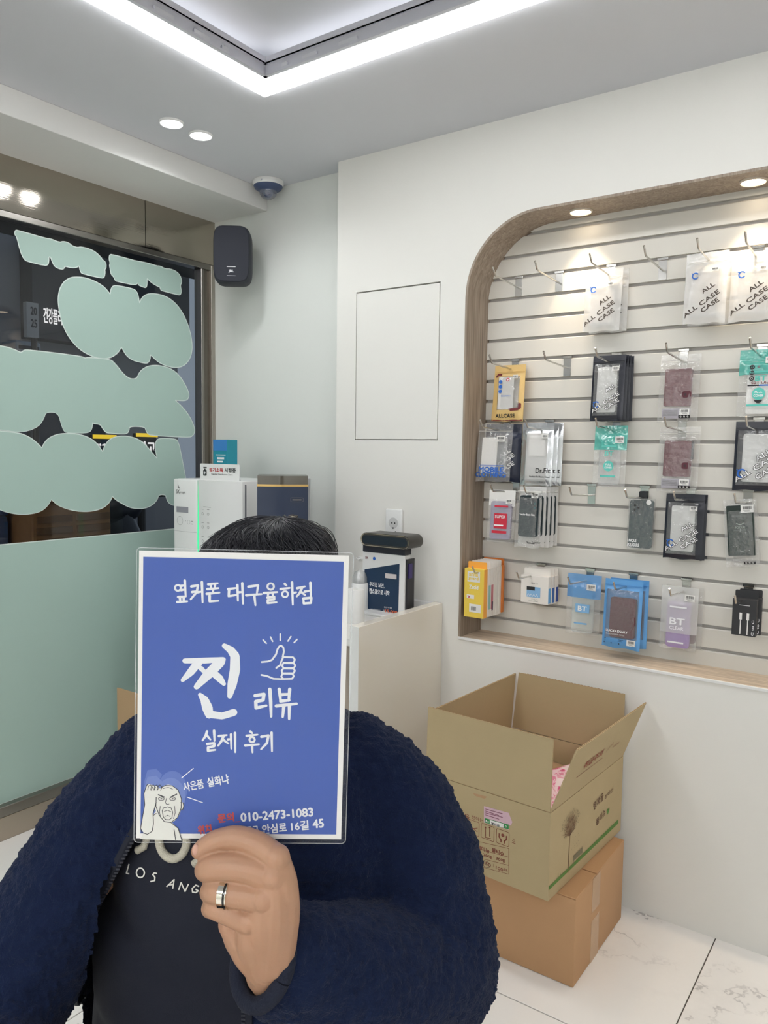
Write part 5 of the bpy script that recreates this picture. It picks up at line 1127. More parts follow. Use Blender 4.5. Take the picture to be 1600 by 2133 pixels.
# print on the right wall
frs = FR((.0004, 0, 0), (0, 1, 0), (0, 0, 1))
def s6(x, y):
    p = oc_inv @ (lambda px, py: (lambda d: CAM+d*(((o0-CAM).dot(ax))/d.dot(ax)))(ray(px, py)))(860+x*k_, 1350+y*k_); return (p.y, p.z)
b = MB(frs); b.flat([s6(905, 1590), s6(1368, 1140), s6(1368, 1168), s6(905, 1614)], -.0004); b.build('green_ground', PRG, t)
b = MB(frs); b.stroke([s6(1033, 1495), s6(1046, 1250)], [.0035, .002], y=-.0005)
rr = random.Random(3); tc_ = s6(1046, 1250); tp = s6(1080, 1050); hh_ = tp[1]-tc_[1]
for k in range(26):
    a = math.radians(20+140*k/25); ln = hh_*(.45+.6*math.sin(a))*rr.uniform(.7, 1.0); m1 = (tc_[0]+ln*.5*math.cos(a)*.9, tc_[1]+ln*.5*math.sin(a)); m2 = (tc_[0]+ln*math.cos(a), tc_[1]+ln*math.sin(a)-.004)
    b.stroke([tc_, m1, m2], [.0016, .001, .0006], y=-.0005, cap=False)
    for q in range(3): d = rr.uniform(-.5, .5); b.stroke([m1, (m1[0]+ln*.3*math.cos(a+d), m1[1]+ln*.3*math.sin(a+d))], .0007, y=-.0005, cap=False)
b.build('tree_branches', mat('print_branch', C(126, 92, 66), .7), t, kind='stuff')
b = MB(frs)
crw = abs(s6(1120, 1160)[0]-s6(985, 1160)[0])/2
for k in range(210):
    a = rr.uniform(0, 2*PI); r_ = math.sqrt(rr.random())*.92; cxn = tc_[0]+hh_*.02; czn = tc_[1]+hh_*.46
    b.disc(cxn+crw*r_*math.cos(a), czn+hh_*.52*r_*math.sin(a), rr.uniform(.0007, .0015), -.0006, 6)
for k in range(14): b.disc(tc_[0]+rr.uniform(.01, .07), tc_[1]-rr.uniform(.01, .07), .0011, -.0006, 6)
b.build('tree_leaves', PRD, t, kind='stuff')
b = MB(frs); b.flat([s6(1068, 1385), s6(1130, 1325), s6(1130, 1362), s6(1068, 1420)], -.0004); b.stroke([s6(1070, 1380), s6(1072, 1440)], .002); b.stroke([s6(1128, 1322), s6(1130, 1385)], .002); b.build('bench_print', PRD, t)
b = MB(frs)
def stext(s_, x, y, x2, y2, h, bold=.0003):
    p, q = s6(x, y), s6(x2, y2); b.text(s_, p[0], p[1], h, w=math.hypot(q[0]-p[0], q[1]-p[1]), rot=math.atan2(q[1]-p[1], q[0]-p[0]), bold=bold)
stext('행복을', 1202, 1085, 1270, 1010, .024, .0003); stext('전하는', 1278, 1010, 1335, 950, .013, .0001); stext('물티슈', 1222, 1185, 1282, 1110, .020, .0003); b.build('side_lettering', mat('print_umber', C(104, 72, 54), .7), t)
c0 = s6(1300, 1085); b = MB(frs); b.flat([(c0[0]+.011*(16*math.sin(a)**3)/17, c0[1]+.012*(13*math.cos(a)-5*math.cos(2*a)-2*math.cos(3*a)-math.cos(4*a))/17) for a in [2*PI*i/24 for i in range(24)]], -.0004); b.build('green_heart', PRG, t)
b = MB(frs)
for x in (965, 982): p = s6(x, 1530); b.stroke([(p[0], p[1]), (p[0]+.001, p[1]+.012)], [.003, .001])
b.build('grass_marks', PRG, t)
# handling warning on the leaning flap
vdir = sup_; fo = Vector((-.0008, 0, BH)); nn = Vector((0, -1, 0)).cross(sup_).normalized()
frf = FR(fo+Vector((sup_.z, 0, -sup_.x))*.0008, (0, 1, 0), sup_)
def g6(x, y):
    nrm = (oc.matrix_world.to_3x3() @ Vector((sup_.z, 0, -sup_.x))); O = oc.matrix_world @ fo; d = ray(860+x*k_, 1350+y*k_); P_ = CAM+d*((O-CAM).dot(nrm)/d.dot(nrm)); p = oc_inv @ P_ - fo; return (p.y, p.dot(sup_))
b = MB(frf)
def gtext(s_, x, y, x2, y2, h, bold=.0003):
    p, q = g6(x, y), g6(x2, y2); b.text(s_, p[0], p[1], h, w=q[0]-p[0], bold=bold)
gtext('취급주의', 1128, 812, 1250, 728, .024, .0004); b.build('warning_lettering', mat('print_warn_red', C(150, 62, 48), .7), t)
b = MB(frf); p, q = g6(1090, 858), g6(1265, 728); b.rect(p[0], q[0], min(p[1], q[1])-.002, min(p[1], q[1]), -.0004); p, q = g6(1285, 690), g6(1330, 640); b.stroke([p, ((p[0]+q[0])/2, q[1]), q], .0012); b.stroke([(p[0]+.004, p[1]-.004), (q[0], p[1]+.02), (q[0]+.01, q[1]-.01)], .0010)
p = g6(1335, 650); q = g6(1385, 600); b.rect(p[0], q[0], p[1]-.003, p[1]-.0015, -.0004); b.rect(p[0], q[0], p[1]-.007, p[1]-.0055, -.0004); b.build('fine_print', PRB, t)

# pink wipes packets lying in the open carton
def pinkmat():
    m = bpy.data.materials.new('packet_pink_pattern'); m.use_nodes = True; nt = m.node_tree; N = nt.nodes; L = nt.links; p = N['Principled BSDF']; p.inputs['Roughness'].default_value = .35
    tc = N.new('ShaderNodeTexCoord'); n1 = N.new('ShaderNodeTexNoise'); n1.inputs['Scale'].default_value = 34; n1.inputs['Detail'].default_value = 1; n1.inputs['Distortion'].default_value = .8
    mp = N.new('ShaderNodeMapping'); mp.inputs['Scale'].default_value = (1, .6, 1); L.new(tc.outputs['Object'], mp.inputs[0]); L.new(mp.outputs[0], n1.inputs['Vector'])
    cr = N.new('ShaderNodeValToRGB'); cr.color_ramp.interpolation = 'CONSTANT'; e = cr.color_ramp.elements; e[0].position = 0; e[0].color = C(214, 84, 130); e[1].position = .40; e[1].color = C(238, 170, 190)
    x = e.new(.48); x.color = C(248, 216, 222); x = e.new(.60); x.color = C(232, 140, 170); x = e.new(.66); x.color = C(248, 222, 226)
    L.new(n1.outputs['Fac'], cr.inputs[0]); L.new(cr.outputs[0], p.inputs['Base Color']); return m
PINK = pinkmat()
pk = [(-.08, .10, .150, 4, -10), (-.10, .21, .152, -4, 25), (-.20, .11, .148, 4, 40), (-.22, .24, .150, -5, -15), (-.30, .15, .148, 4, 80), (-.10, .32, .150, 5, 5), (-.25, .37, .148, -4, 60), (-.085, .125, .180, 8, 35), (-.13, .40, .150, 5, -30), (-.17, .19, .178, -6, -40), (-.075, .225, .178, 7, 12), (-.07, .085, .205, 14, 60)]
for i, (x, y, z, tl_, rz_) in enumerate(pk):
    P_ = oc.matrix_world @ Vector((x, y, z+.028))
    t2 = thing('wipes_packet', 'pink patterned wipes packet in the heap inside the open carton', 'packet', P_, group='pink wipes packets', rot=(math.radians(tl_), math.radians(-tl_*.6), math.radians(rz_)))
    b = MB(); vs = []; nx, ny = 8, 10
    for s_ in (1, -1):
        for iy in range(ny+1):
            for ix in range(nx+1):
                u, v = ix/nx*2-1, iy/ny*2-1; q = max(0, 1-abs(u)**3)*max(0, 1-abs(v)**4)
                vs.append((u*.040, v*.058, s_*(.0006+.0095*q)))
    o_ = (nx+1)*(ny+1)
    for k in range(2):
        for iy in range(ny):
            for ix in range(nx): a_ = k*o_+iy*(nx+1)+ix; b.f.append((a_, a_+1, a_+nx+2, a_+nx+1))
    b.v = vs; b.build('packet', PINK, t2, smooth=60)
    MB().box(-.016, .016, -.022, .022, .0095, .0105, bev=.0004, seg=1).build('seal_label', mat('seal_cream', C(246, 226, 226), .4), t2)
# filler below the visible heap: folded paper the packets rest on
b = MB(); b.box(-WB_+.008, -.008, .008, LB-.008, .0045, .159, bev=.004); t2 = b.build('paper_liner', mat('liner_tan', C(170, 138, 104), .85), oc)

# third carton by the window, one flap up
cxl = on(245, 1432, 1, 1.66); t = thing('window_carton', 'brown carton with raised flap on the floor by the frosted window', 'box', (cxl.x+.21, 1.586, 0)); x_ = -.21
hb = cxl.z-.30
b = MB(); b.box(x_, x_+.42, -.075, -.070, .0005, hb); b.build('front_wall', CARD, t); MB().box(x_, x_+.42, .07, .075, .0005, hb).build('back_wall', CARD, t); MB().box(x_, x_+.005, -.07, .07, .0005, hb).build('side_wall', CARD, t); MB().box(x_+.415, x_+.42, -.07, .07, .0005, hb).build('side_wall', CARD, t); MB().box(x_, x_+.42, -.075, .075, .0005, .005).build('bottom', CARD, t)
MB().box(x_, x_+.42, .071, .075, hb+.0005, hb+.30).build('flap', CARD, t)
# ================================================================ THE LAMINATED SIGN
sTL, sTR, sBR, sBL = (Vector(v) for v in ((-.6454, .4901, 1.2827), (-.4803, .6198, 1.2789), (-.4824, .6137, .9819), (-.6475, .4840, .9858)))
sc_ = (sTL+sTR+sBR+sBL)/4
ex_ = ((sTR-sTL)+(sBR-sBL)).normalized(); ez_ = ((sTL-sBL)+(sTR-sBR)); ez_ = (ez_-ex_*ez_.dot(ex_)).normalized(); sn = ez_.cross(ex_).normalized()
SW, SH = .210, .297
R3 = Matrix((ex_, sn, ez_)).transposed()
sg_t = thing('laminated_sign', 'blue laminated sign with white Korean lettering held up before the face', 'sign', sc_, rot=R3.to_euler())
def hp_(px, py):                                             # picture point -> (x, z) on the sheet
    d = ray(px, py); P_ = CAM+d*((sc_-CAM).dot(sn)/d.dot(sn)); q = P_-sc_; return (q.dot(ex_), q.dot(ez_))
def h6(x, y): return hp_(280+x/3.281, 1130+y/3.281)
BLUEPOSTER = mat('poster_blue', C(62, 92, 172), .55, var=.02, vscale=6)
paper = MB().box(-SW/2, SW/2, -.00012, .00012, -SH/2, SH/2).build('paper', PAPER, sg_t)
MB().rect(-SW/2+.0042, SW/2-.0052, -SH/2+.0052, SH/2-.0062, -.0003).build('blue_ground', BLUEPOSTER, paper)
LAM = film('laminate', C(235, 238, 240), .012, rough=.13, gloss=.012, bump=.06, bscale=14)
lo_ = [(x+.0012, z-.0005) for x, z in rrect(SW+.0068, SH+.0070, .004, 4)]
b = MB(); b.flat([(x, z) for x, z in lo_], -.0011); b.build('laminate_front', LAM, sg_t)
b = MB(); b.flat([(x, z) for x, z in lo_], .0008); b.build('laminate_back', LAM, sg_t)
b = MB(); b.stroke(lo_, .0007, y=-.0009, closed=True, cap=False); b.build('laminate_edge', film('laminate_rim', C(214, 218, 222), .5, rough=.1, gloss=.15), sg_t)
SP = mat('poster_white', C(232, 234, 236), .55); SRED = mat('poster_red', C(190, 76, 72), .55)
def brush(b, P, wd, y=-.0005):
    y -= len(b.f)*1.5e-6
    b.stroke([h6(*p) for p in P], [q*.000168 for q in wd] if isinstance(wd, (list, tuple)) else wd*.000168, y=y)
def ring_(b, x, y, r, wd, ry=None): brush(b, [(x+r*math.cos(a), y+(ry or r)*math.sin(a)) for a in [2*PI*i/16 for i in range(17)]], wd)
b = MB(); W_ = 15
ring_(b, 298, 310, 20, 12)
for P in ([(345,260),(351,365)], [(318,297),(345,292)], [(318,325),(345,322)], [(300,372),(352,368)], [(312,378),(314,400)], [(337,375),(338,398)], [(294,406),(362,402)],
          [(390,300),(436,292),(426,340),(385,388)], [(395,338),(430,333)], [(432,340),(460,335)], [(462,270),(467,408)],
          [(505,285),(570,278)], [(522,285),(525,312)], [(552,282),(550,310)], [(500,318),(575,312)], [(538,320),(538,345)], [(495,350),(582,342)], [(515,362),(515,402),(575,398)],
          [(642,318),(692,311)], [(648,318),(645,366),(700,358)], [(704,290),(708,397)], [(708,340),(735,338)], [(738,278),(743,418)],
          [(780,302),(846,292),(838,345)], [(765,360),(870,352)], [(820,360),(828,428)],
          [(885,345),(977,338)], [(915,345),(913,365)], [(945,342),(947,365)], [(910,376),(956,370),(956,388),(912,393),(912,413),(972,408)],
          [(1028,282),(1040,294)], [(1000,318),(1062,310)], [(1078,272),(1083,424)], [(1083,345),(1106,340)],
          [(1113,312),(1165,300)], [(1148,305),(1130,345),(1110,368)], [(1138,335),(1168,360)], [(1165,335),(1195,330)], [(1203,275),(1206,370)], [(1155,382),(1210,376),(1206,412),(1158,416),(1155,382)]):
    n_ = len(P); brush(b, P, [W_*1.05]+[W_*.95]*(n_-2)+[W_*.75] if n_ > 1 else W_)
ring_(b, 932, 300, 22, 12); ring_(b, 1030, 352, 20, 12)
b.build('shop_lettering', SP, paper)
b = MB()
for P, wd in (([(345,808),(480,806),(608,800)], [30,36,32]), ([(440,815),(385,885),(330,940)], [52,46,24]), ([(588,815),(500,905),(425,985)], [60,58,34]), ([(455,858),(492,895)], [30,26]), ([(535,885),(585,930),(612,965)], [46,44,26]),
              ([(615,705),(660,735),(688,775),(688,870),(668,970),(652,1050)], [30,46,56,62,56,30]), ([(450,1040),(480,1075),(500,1130),(512,1175)], [26,50,64,50]), ([(512,1172),(600,1185),(680,1160)], [46,42,44])):
    brush(b, P, wd)
b.build('large_lettering', SP, paper)
b = MB()
for P in ([(825,1046),(886,1036),(880,1076),(830,1086),(832,1130),(902,1114)], [(926,1002),(932,1090),(935,1188)], [(990,1002),(1000,1085)], [(1062,1002),(1055,1080)], [(1000,1040),(1055,1035)], [(1000,1083),(1060,1077)], [(970,1116),(1110,1101)], [(1022,1115),(1014,1190)], [(1060,1110),(1058,1205)]): brush(b, P, [21]*(len(P)-1)+[15])
for P in ([(497,1290),(488,1320),(466,1352)], [(492,1312),(520,1345)], [(545,1285),(548,1355)], [(498,1376),(546,1370),(546,1390),(504,1400),(504,1422),(554,1416)],
          [(578,1322),(632,1315)], [(612,1318),(596,1355),(573,1388)], [(605,1345),(642,1372)], [(640,1345),(655,1342)], [(661,1310),(663,1408)], [(688,1300),(690,1432)],
          [(793,1290),(806,1302)], [(768,1320),(842,1312)], [(758,1386),(852,1378)], [(805,1385),(808,1434)], [(868,1326),(917,1318),(906,1370),(866,1412)], [(938,1298),(941,1426)]): brush(b, P, [16]*(len(P)-1)+[11])
ring_(b, 805, 1346, 18, 12)
b.build('subtitle_lettering', SP, paper)
b = MB()
for P in ([(880,665),(902,688)], [(930,645),(945,675)], [(997,625),(997,668)], [(1070,642),(1050,673)], [(1112,662),(1092,683)]): brush(b, P, 9)
for P in ([(870,816),(912,812),(940,802),(968,765),(978,730),(990,710),(1003,704),(1018,716),(1022,745),(1014,782)], [(1014,782),(1085,784),(1098,800),(1088,819),(1020,821)], [(1020,823),(1090,824),(1100,840),(1090,857),(1020,858)], [(1020,860),(1088,861),(1098,876),(1086,893),(1015,893)], [(1012,895),(1080,896),(1090,912),(1078,930),(1000,932),(950,930),(908,912),(868,904)], [(1018,782),(1004,812),(996,838),(970,856)], [(1020,821),(1010,840),(1020,858),(1006,875),(1012,895),(1004,915),(1016,930)]): brush(b, P, 11)
b.build('thumb_drawing', SP, paper)
def htext(b, s_, x, y, x2, y2, h, bold=.0003, yy=-.0005):
    p, q = h6(x, y), h6(x2, y2); b.text(s_, p[0], p[1], h, w=math.hypot(q[0]-p[0], q[1]-p[1]), rot=math.atan2(q[1]-p[1], q[0]-p[0]), y=yy, bold=bold)
b = MB(); htext(b, '사은품', 342, 1702, 478, 1676, .0095, .00025); htext(b, '실화냐', 505, 1672, 650, 1645, .0100, .00025)
brush(b, [(325,1605),(405,1540)], 5); brush(b, [(362,1736),(468,1773)], 5)
htext(b, '010-2473-1083', 730, 1906, 1222, 1868, .0088, .0004); htext(b, '동구', 770, 2000, 850, 1992, .0090, .0003); htext(b, '안심로', 878, 1992, 1042, 1975, .0100, .0003); htext(b, '16길', 1075, 1970, 1192, 1960, .0098, .0003); htext(b, '45', 1222, 1952, 1295, 1944, .0090, .0004)
b.build('contact_lettering', SP, paper)
b = MB(); htext(b, '문의', 575, 1915, 682, 1902, .0092, .0004); brush(b, [(690,1908),(722,1905)], 5); htext(b, '위치', 440, 1995, 530, 1982, .0092, .0004); b.build('red_lettering', SRED, paper)
# plain little line figure of a shouting bald man (generic)
def ell(b, x, y, rx, ry, yy, n=24): b.flat([h6(x+rx*math.cos(2*PI*i/n), y-ry*math.sin(2*PI*i/n)) for i in range(n)], yy)
def clipx(P): return [(max(40, x), min(2040, y)) for x, y in P]
for k, (dx, dy, col) in enumerate(((26, -95, (92, 116, 186)), (14, -48, (108, 130, 194)))):
    b = MB(); ell(b, 235+dx, 1785+dy, 100, 130, -.00040-.00004*k); b.flat([h6(*p) for p in clipx([(60,1950+dy),(70,1720+dy),(90,1650+dy),(150,1640+dy),(190,1680+dy),(150,1760+dy),(140,1960+dy)])], -.00041-.00004*k); b.build('figure_echo', mat('echo_%d' % k, C(*col), .55), paper)
FL_ = mat('figure_white', C(226, 226, 218), .55)
b = MB(); b.flat([h6(*p) for p in clipx([(40,2025),(60,1990),(130,1860),(150,1830),(250,1905),(300,1950),(325,2036)])], -.00052); ell(b, 232, 1785, 92, 132, -.00054); ell(b, 326, 1798, 14, 26, -.00053)
b.flat([h6(*p) for p in [(44,1950),(56,1880),(72,1790),(66,1715),(84,1660),(100,1650),(150,1662),(188,1690),(165,1720),(148,1775),(128,1850),(132,1930),(110,1990),(66,1985)]], -.00060); b.build('figure_fill', FL_, paper)
b = MB()
def bl_(P, wd=5, yy=-.0007): b.stroke([h6(*p) for p in P], wd*.000147, y=yy)
bl_([(150,1740),(148,1800),(170,1860),(205,1905),(250,1912),(295,1880),(320,1815),(322,1750),(300,1690),(262,1662),(215,1658),(185,1672)])
bl_([(318,1775),(334,1778),(338,1800),(330,1825),(318,1826)]); bl_([(44,1950),(56,1880),(72,1790),(66,1715),(84,1660),(92,1650)]); bl_([(44,1950),(52,1980),(90,1992),(122,1972),(132,1920),(128,1850),(150,1775)])
for x in (92, 112, 134, 156): bl_([(x,1690),(x+6,1662),(x+20,1655),(x+34,1672),(x+24,1692)], 4)
bl_([(165,1722),(205,1738)], 8); bl_([(290,1718),(250,1738)], 8)
for x in (185, 262): ring_b = [(x+20*math.cos(a), 1750+11*math.sin(a)) for a in [2*PI*i/14 for i in range(15)]]; bl_(ring_b, 4); bl_([(x-2,1750),(x+3,1750)], 9)
bl_([(222,1745),(212,1775),(222,1788),(238,1786)], 4); bl_([(192,1830),(200,1812),(228,1804),(252,1812),(262,1840),(258,1878),(240,1893),(215,1892),(198,1872),(192,1830)], 5); bl_([(205,1836),(228,1828),(250,1838)], 4); bl_([(210,1870),(228,1862),(246,1870)], 4)
bl_([(178,1800),(172,1840),(182,1880)], 4); bl_([(275,1800),(280,1845),(268,1885)], 4)
bl_([(150,1850),(132,1862)], 5); bl_([(255,1915),(300,1952),(326,2036)], 5); bl_([(272,1962),(284,2036)], 5); bl_([(196,1680),(232,1672),(262,1684)], 3.5)
b.build('figure_lines', mat('figure_ink', C(52, 54, 60), .55), paper)

# ================================================================ THE PERSON
O_ = Vector((0, 0, 0))+_fw0*1.0+_rt0*(-.149)
per = thing('person', 'seated person in a navy fleece jacket holding the blue sign before the face', 'person', O_, rz=YAW)
bpy.context.view_layer.update(); PIV = per.matrix_world.inverted()
def pl(px, py, d): return PIV @ at(px, py, d)
def h7(x, y, d): return pl(230+x/3.2, 1650+y/3.2, d)
SKIN = mat('skin', C(182, 140, 112), .5, sss=.12, bump=.12, bscale=420, var=.05, vscale=45)
body = MB()
def limb(mb, P, R_, n=16, up=(0, -1, 0)):
    """smoothly interpolated tapering limb"""
    P = [Vector(p) for p in P]; Q = []; RR = []; m = 4
    for i in range(len(P)-1):
        p0, p1, p2, p3 = P[max(0, i-1)], P[i], P[i+1], P[min(len(P)-1, i+2)]
        for k in range(m):
            t = k/m; Q.append(.5*((2*p1)+(p2-p0)*t+(2*p0-5*p1+4*p2-p3)*t*t+(3*p1-p0-3*p2+p3)*t**3)); ra, rb = R_[i], R_[i+1]
            t2 = t*t*(3-2*t); RR.append((ra+(rb-ra)*t2) if not isinstance(ra, (tuple, list)) else (ra[0]+(rb[0]-ra[0])*t2, ra[1]+(rb[1]-ra[1])*t2))
    Q.append(P[-1]); RR.append(R_[-1]); mb.tube(Q, RR, n, up=up)
    for k in (0, -1):
        r_ = RR[k] if not isinstance(RR[k], (tuple, list)) else min(RR[k]); mb.ball(Q[k], r_*.98, 12)
UC = -.015
TOR = [(.42, .205, .150, .05), (.52, .230, .150, .045), (.64, .235, .147, .04), (.76, .230, .140, .034), (.88, .200, .127, .03), (.95, .165, .112, .028), (1.00, .118, .092, .028), (1.045, .082, .075, .028)]
def torso(mb, grow, z0=None, belly=0.0, rows=TOR):
    n = 40; vs = []; rr_ = [r for r in rows if z0 is None or r[0] >= z0]
    for z, ru, rv, cv in rr_:
        for j in range(n):
            a = 2*PI*j/n; c, s_ = math.cos(a), math.sin(a); e_ = 2/2.4
            x = UC+(ru+grow)*abs(c)**e_*(1 if c >= 0 else -1); y = cv+(rv+grow)*abs(s_)**e_*(1 if s_ >= 0 else -1)
            if s_ < 0: y -= belly*math.exp(-((z-.74)/.12)**2)*abs(s_)**2
            vs.append((x, y, z))
    k = len(rr_); mb.add(vs, [(i*n+j, i*n+(j+1) % n, (i+1)*n+(j+1) % n, (i+1)*n+j) for i in range(k-1) for j in range(n)]+[tuple(range(n-1, -1, -1)), tuple(range((k-1)*n, k*n))])
torso(body, -.03)
limb(body, [(0, .035, 1.02), (0, .022, 1.08), (0, .012, 1.12)], [.062, .057, .058])
body.ball((0, .012, 1.196), (.076, .094, .080), 28); body.ball((0, -.030, 1.128), (.058, .060, .062), 24); body.ball((0, -.045, 1.092), (.034, .034, .026), 16); body.ball((0, -.02, 1.165), (.070, .075, .060), 24)
limb(body, [(0, -.088, 1.192), (0, -.100, 1.172), (0, -.108, 1.154)], [.009, .011, .014]); body.ball((-.011, -.098, 1.150), .009, 10); body.ball((.011, -.098, 1.150), .009, 10)
limb(body, [(-.050, -.070, 1.206), (-.02, -.085, 1.207), (.02, -.085, 1.207), (.050, -.070, 1.206)], [.010]*4)
limb(body, [(-.022, -.083, 1.121), (0, -.090, 1.124), (.022, -.083, 1.121)], [.006, .008, .006]); limb(body, [(-.020, -.082, 1.111), (0, -.088, 1.109), (.020, -.082, 1.111)], [.006, .008, .006])
for s_ in (-1, 1):
    body.ball((s_*.042, -.062, 1.150), (.022, .022, .024), 14)
    limb(body, [(s_*.078, .016, 1.200), (s_*.088, .026, 1.196), (s_*.088, .026, 1.172), (s_*.078, .012, 1.150)], [.008, .009, .010, .008]); body.ball((s_*.080, .016, 1.175), (.008, .014, .024), 12)
# arms under the sleeves, legs
LEL = Vector((.222, -.06, .735)); LWR = h7(1085, 1190, .826); RSH = (-.13, .015, .945); REL = Vector((-.315, -.10, .705)); RWR = Vector((-.20, -.33, .64))
limb(body, [(.12, .015, .945), (.17, -.01, .86), LEL], [.056, .050, .044]); limb(body, [LEL, (LEL+LWR)/2, LWR], [.044, .040, .030])
limb(body, [RSH, (-.24, -.03, .84), REL], [.056, .050, .044]); limb(body, [REL, (REL+RWR)/2, RWR], [.044, .038, .028])
body.ball(RWR+Vector((.02, -.045, -.012)), (.032, .050, .018), 14)
for k, (dx, ln) in enumerate(((-.020, .070), (0, .080), (.020, .076), (.038, .060))): limb(body, [RWR+Vector((dx*.8+.015, -.075, -.010)), RWR+Vector((dx+.02, -.075-ln*.55, -.008)), RWR+Vector((dx*1.1+.022, -.075-ln, -.026))], [.0100, .0090, .0075], 10)
limb(body, [RWR+Vector((.035, -.03, -.012)), RWR+Vector((.062, -.06, -.014)), RWR+Vector((.072, -.09, -.020))], [.012, .011, .009], 10)
for s_ in (-1, 1):
    limb(body, [(s_*.10+UC, .02, .50), (s_*.13+UC, -.20, .52), (s_*.15+UC, -.40, .50)], [.085, .078, .058]); limb(body, [(s_*.15+UC, -.40, .50), (s_*.15+UC, -.40, .28), (s_*.15+UC, -.37, .09)], [.058, .052, .036])
    limb(body, [(s_*.15+UC, -.36, .06), (s_*.155+UC, -.48, .04)], [.034, .028])
me_b = remesh(body, .0065, 3)
# the hand that holds the sign: finer skin, five fingers
hd = MB()
def fing(P, n=14): limb(hd, [h7(x, y, d) for x, y, d, r in P], [r for x, y, d, r in P], n, up=(0, -1, .3))
fing([(1105,445,.774,.0140),(980,352,.779,.0132),(845,309,.785,.0126),(720,322,.7885,.0114),(640,360,.7895,.0102),(592,392,.790,.0086)])
fing([(1085,568,.771,.0148),(900,508,.771,.0138),(750,499,.774,.0133),(655,512,.781,.0124),(640,522,.799,.0112),(705,530,.814,.0102)])
fing([(1030,715,.769,.0146),(900,690,.768,.0134),(765,675,.770,.0126),(688,664,.776,.0116),(668,668,.794,.0108),(725,680,.810,.0098)])
fing([(930,868,.774,.0130),(820,818,.773,.0120),(725,784,.776,.0110),(682,772,.782,.0100),(668,778,.798,.0094),(712,790,.811,.0088)])
fing([(1105,445,.774,.0140),(1148,640,.774,.0160),(1140,860,.784,.0185),(1085,1120,.800,.0220)])
fing([(1085,568,.771,.0148),(1098,800,.772,.0170),(1070,1120,.800,.0215)]); fing([(1030,715,.769,.0146),(1018,900,.776,.0170),(1040,1120,.800,.0210)])
fing([(930,868,.774,.0130),(950,1000,.785,.0175),(1020,1130,.802,.0215)]); fing([(800,880,.790,.0130),(880,965,.795,.0190),(955,1060,.800,.0215),(1040,1150,.806,.0225)])
fing([(1130,900,.800,.0180),(1085,640,.815,.0150),(960,440,.8175,.0122),(850,345,.8165,.0108),(790,300,.8155,.0092)])
hd.ball(h7(1000, 830, .788), (.030, .016, .034), 18); hd.ball(h7(1050, 980, .794), (.028, .017, .03), 18)
wv = (LEL-LWR).normalized()
limb(hd, [h7(1060, 1120, .802), LWR, LWR+wv*.05, LWR+wv*.10], [.0235, .0270, .0290, .0310], 18)
for x, y, d, r in ((1112,438,.770,.0135),(1085,560,.766,.0135),(1025,712,.764,.0130),(925,865,.770,.0118)): hd.ball(h7(x, y, d), r, 12)
me_h = remesh(hd, .0013, 3, .5)
bm = bmesh.new(); bm.from_mesh(me_b); bm.from_mesh(me_h); me_all = bpy.data.meshes.new('body'); bm.to_mesh(me_all); bm.free()
link('body', me_all, SKIN, per, smooth=180)
# nail of the pointing finger
nl = MB(); c0 = h7(572, 386, .7835); nl.ball(c0, (.0042, .0026, .0062), 12); nl.build('fingernail', mat('nail', C(206, 160, 140), .3), per, smooth=180)
# wedding band
rc = h7(760, 677, .7705); ra = (h7(700, 664, .7735)-h7(860, 684, .7685)).normalized(); q = ra.to_track_quat('Z', 'Y').to_matrix().to_4x4(); q.translation = rc
rg = MB(q).lathe([(.0134, -.0032), (.0142, -.0030), (.0142, .0028), (.0134, .0030)], 40).build('ring', mat('ring_silver', C(226, 220, 206), .12, metal=1.0), per, smooth=40, label='wide silver ring')
MB(q).lathe([(.0133, -.0052), (.0140, -.0050), (.0140, -.0034), (.0133, -.0033)], 40).build('ring_groove', mat('ring_black', C(34, 32, 30), .25), rg, smooth=40)
MB(q).lathe([(.0134, -.0064), (.0141, -.0063), (.0141, -.0053), (.0134, -.0052)], 40).build('ring_edge', mat('ring_silver', C(226, 220, 206), .12, metal=1.0), rg, smooth=40)
st_ = MB(); dv = ((PIV @ CAM)-rc).normalized(); st_.ball(rc+dv*.0142, .0012, 8); st_.build('stone', mat('stone', C(240, 244, 248), .05, metal=.6), rg)
# eyes and brows
for s_ in (-1, 1):
    e = MB().ball((s_*.031, -.073, 1.188), .0125, 16).build('eye', mat('eye_white', C(232, 230, 226), .2), per, smooth=180)
    MB().ball((s_*.031, -.0815, 1.188), (.0058, .0045, .0058), 12).build('iris', mat('iris_dark', C(36, 24, 18), .15), e, smooth=180)
    b = MB(); limb(b, [(s_*.050, -.074, 1.210), (s_*.034, -.088, 1.214), (s_*.016, -.093, 1.211)], [.0022, .0034, .0028], 8); b.build('eyebrow', mat('hair_black', C(26, 25, 28), .4), per)
b = MB(); limb(b, [(-.023, -.0895, 1.116), (0, -.0975, 1.1165), (.023, -.0895, 1.116)], [.0016, .0022, .0016], 8); b.build('mouth', mat('lip_line', C(140, 84, 76), .5), per)
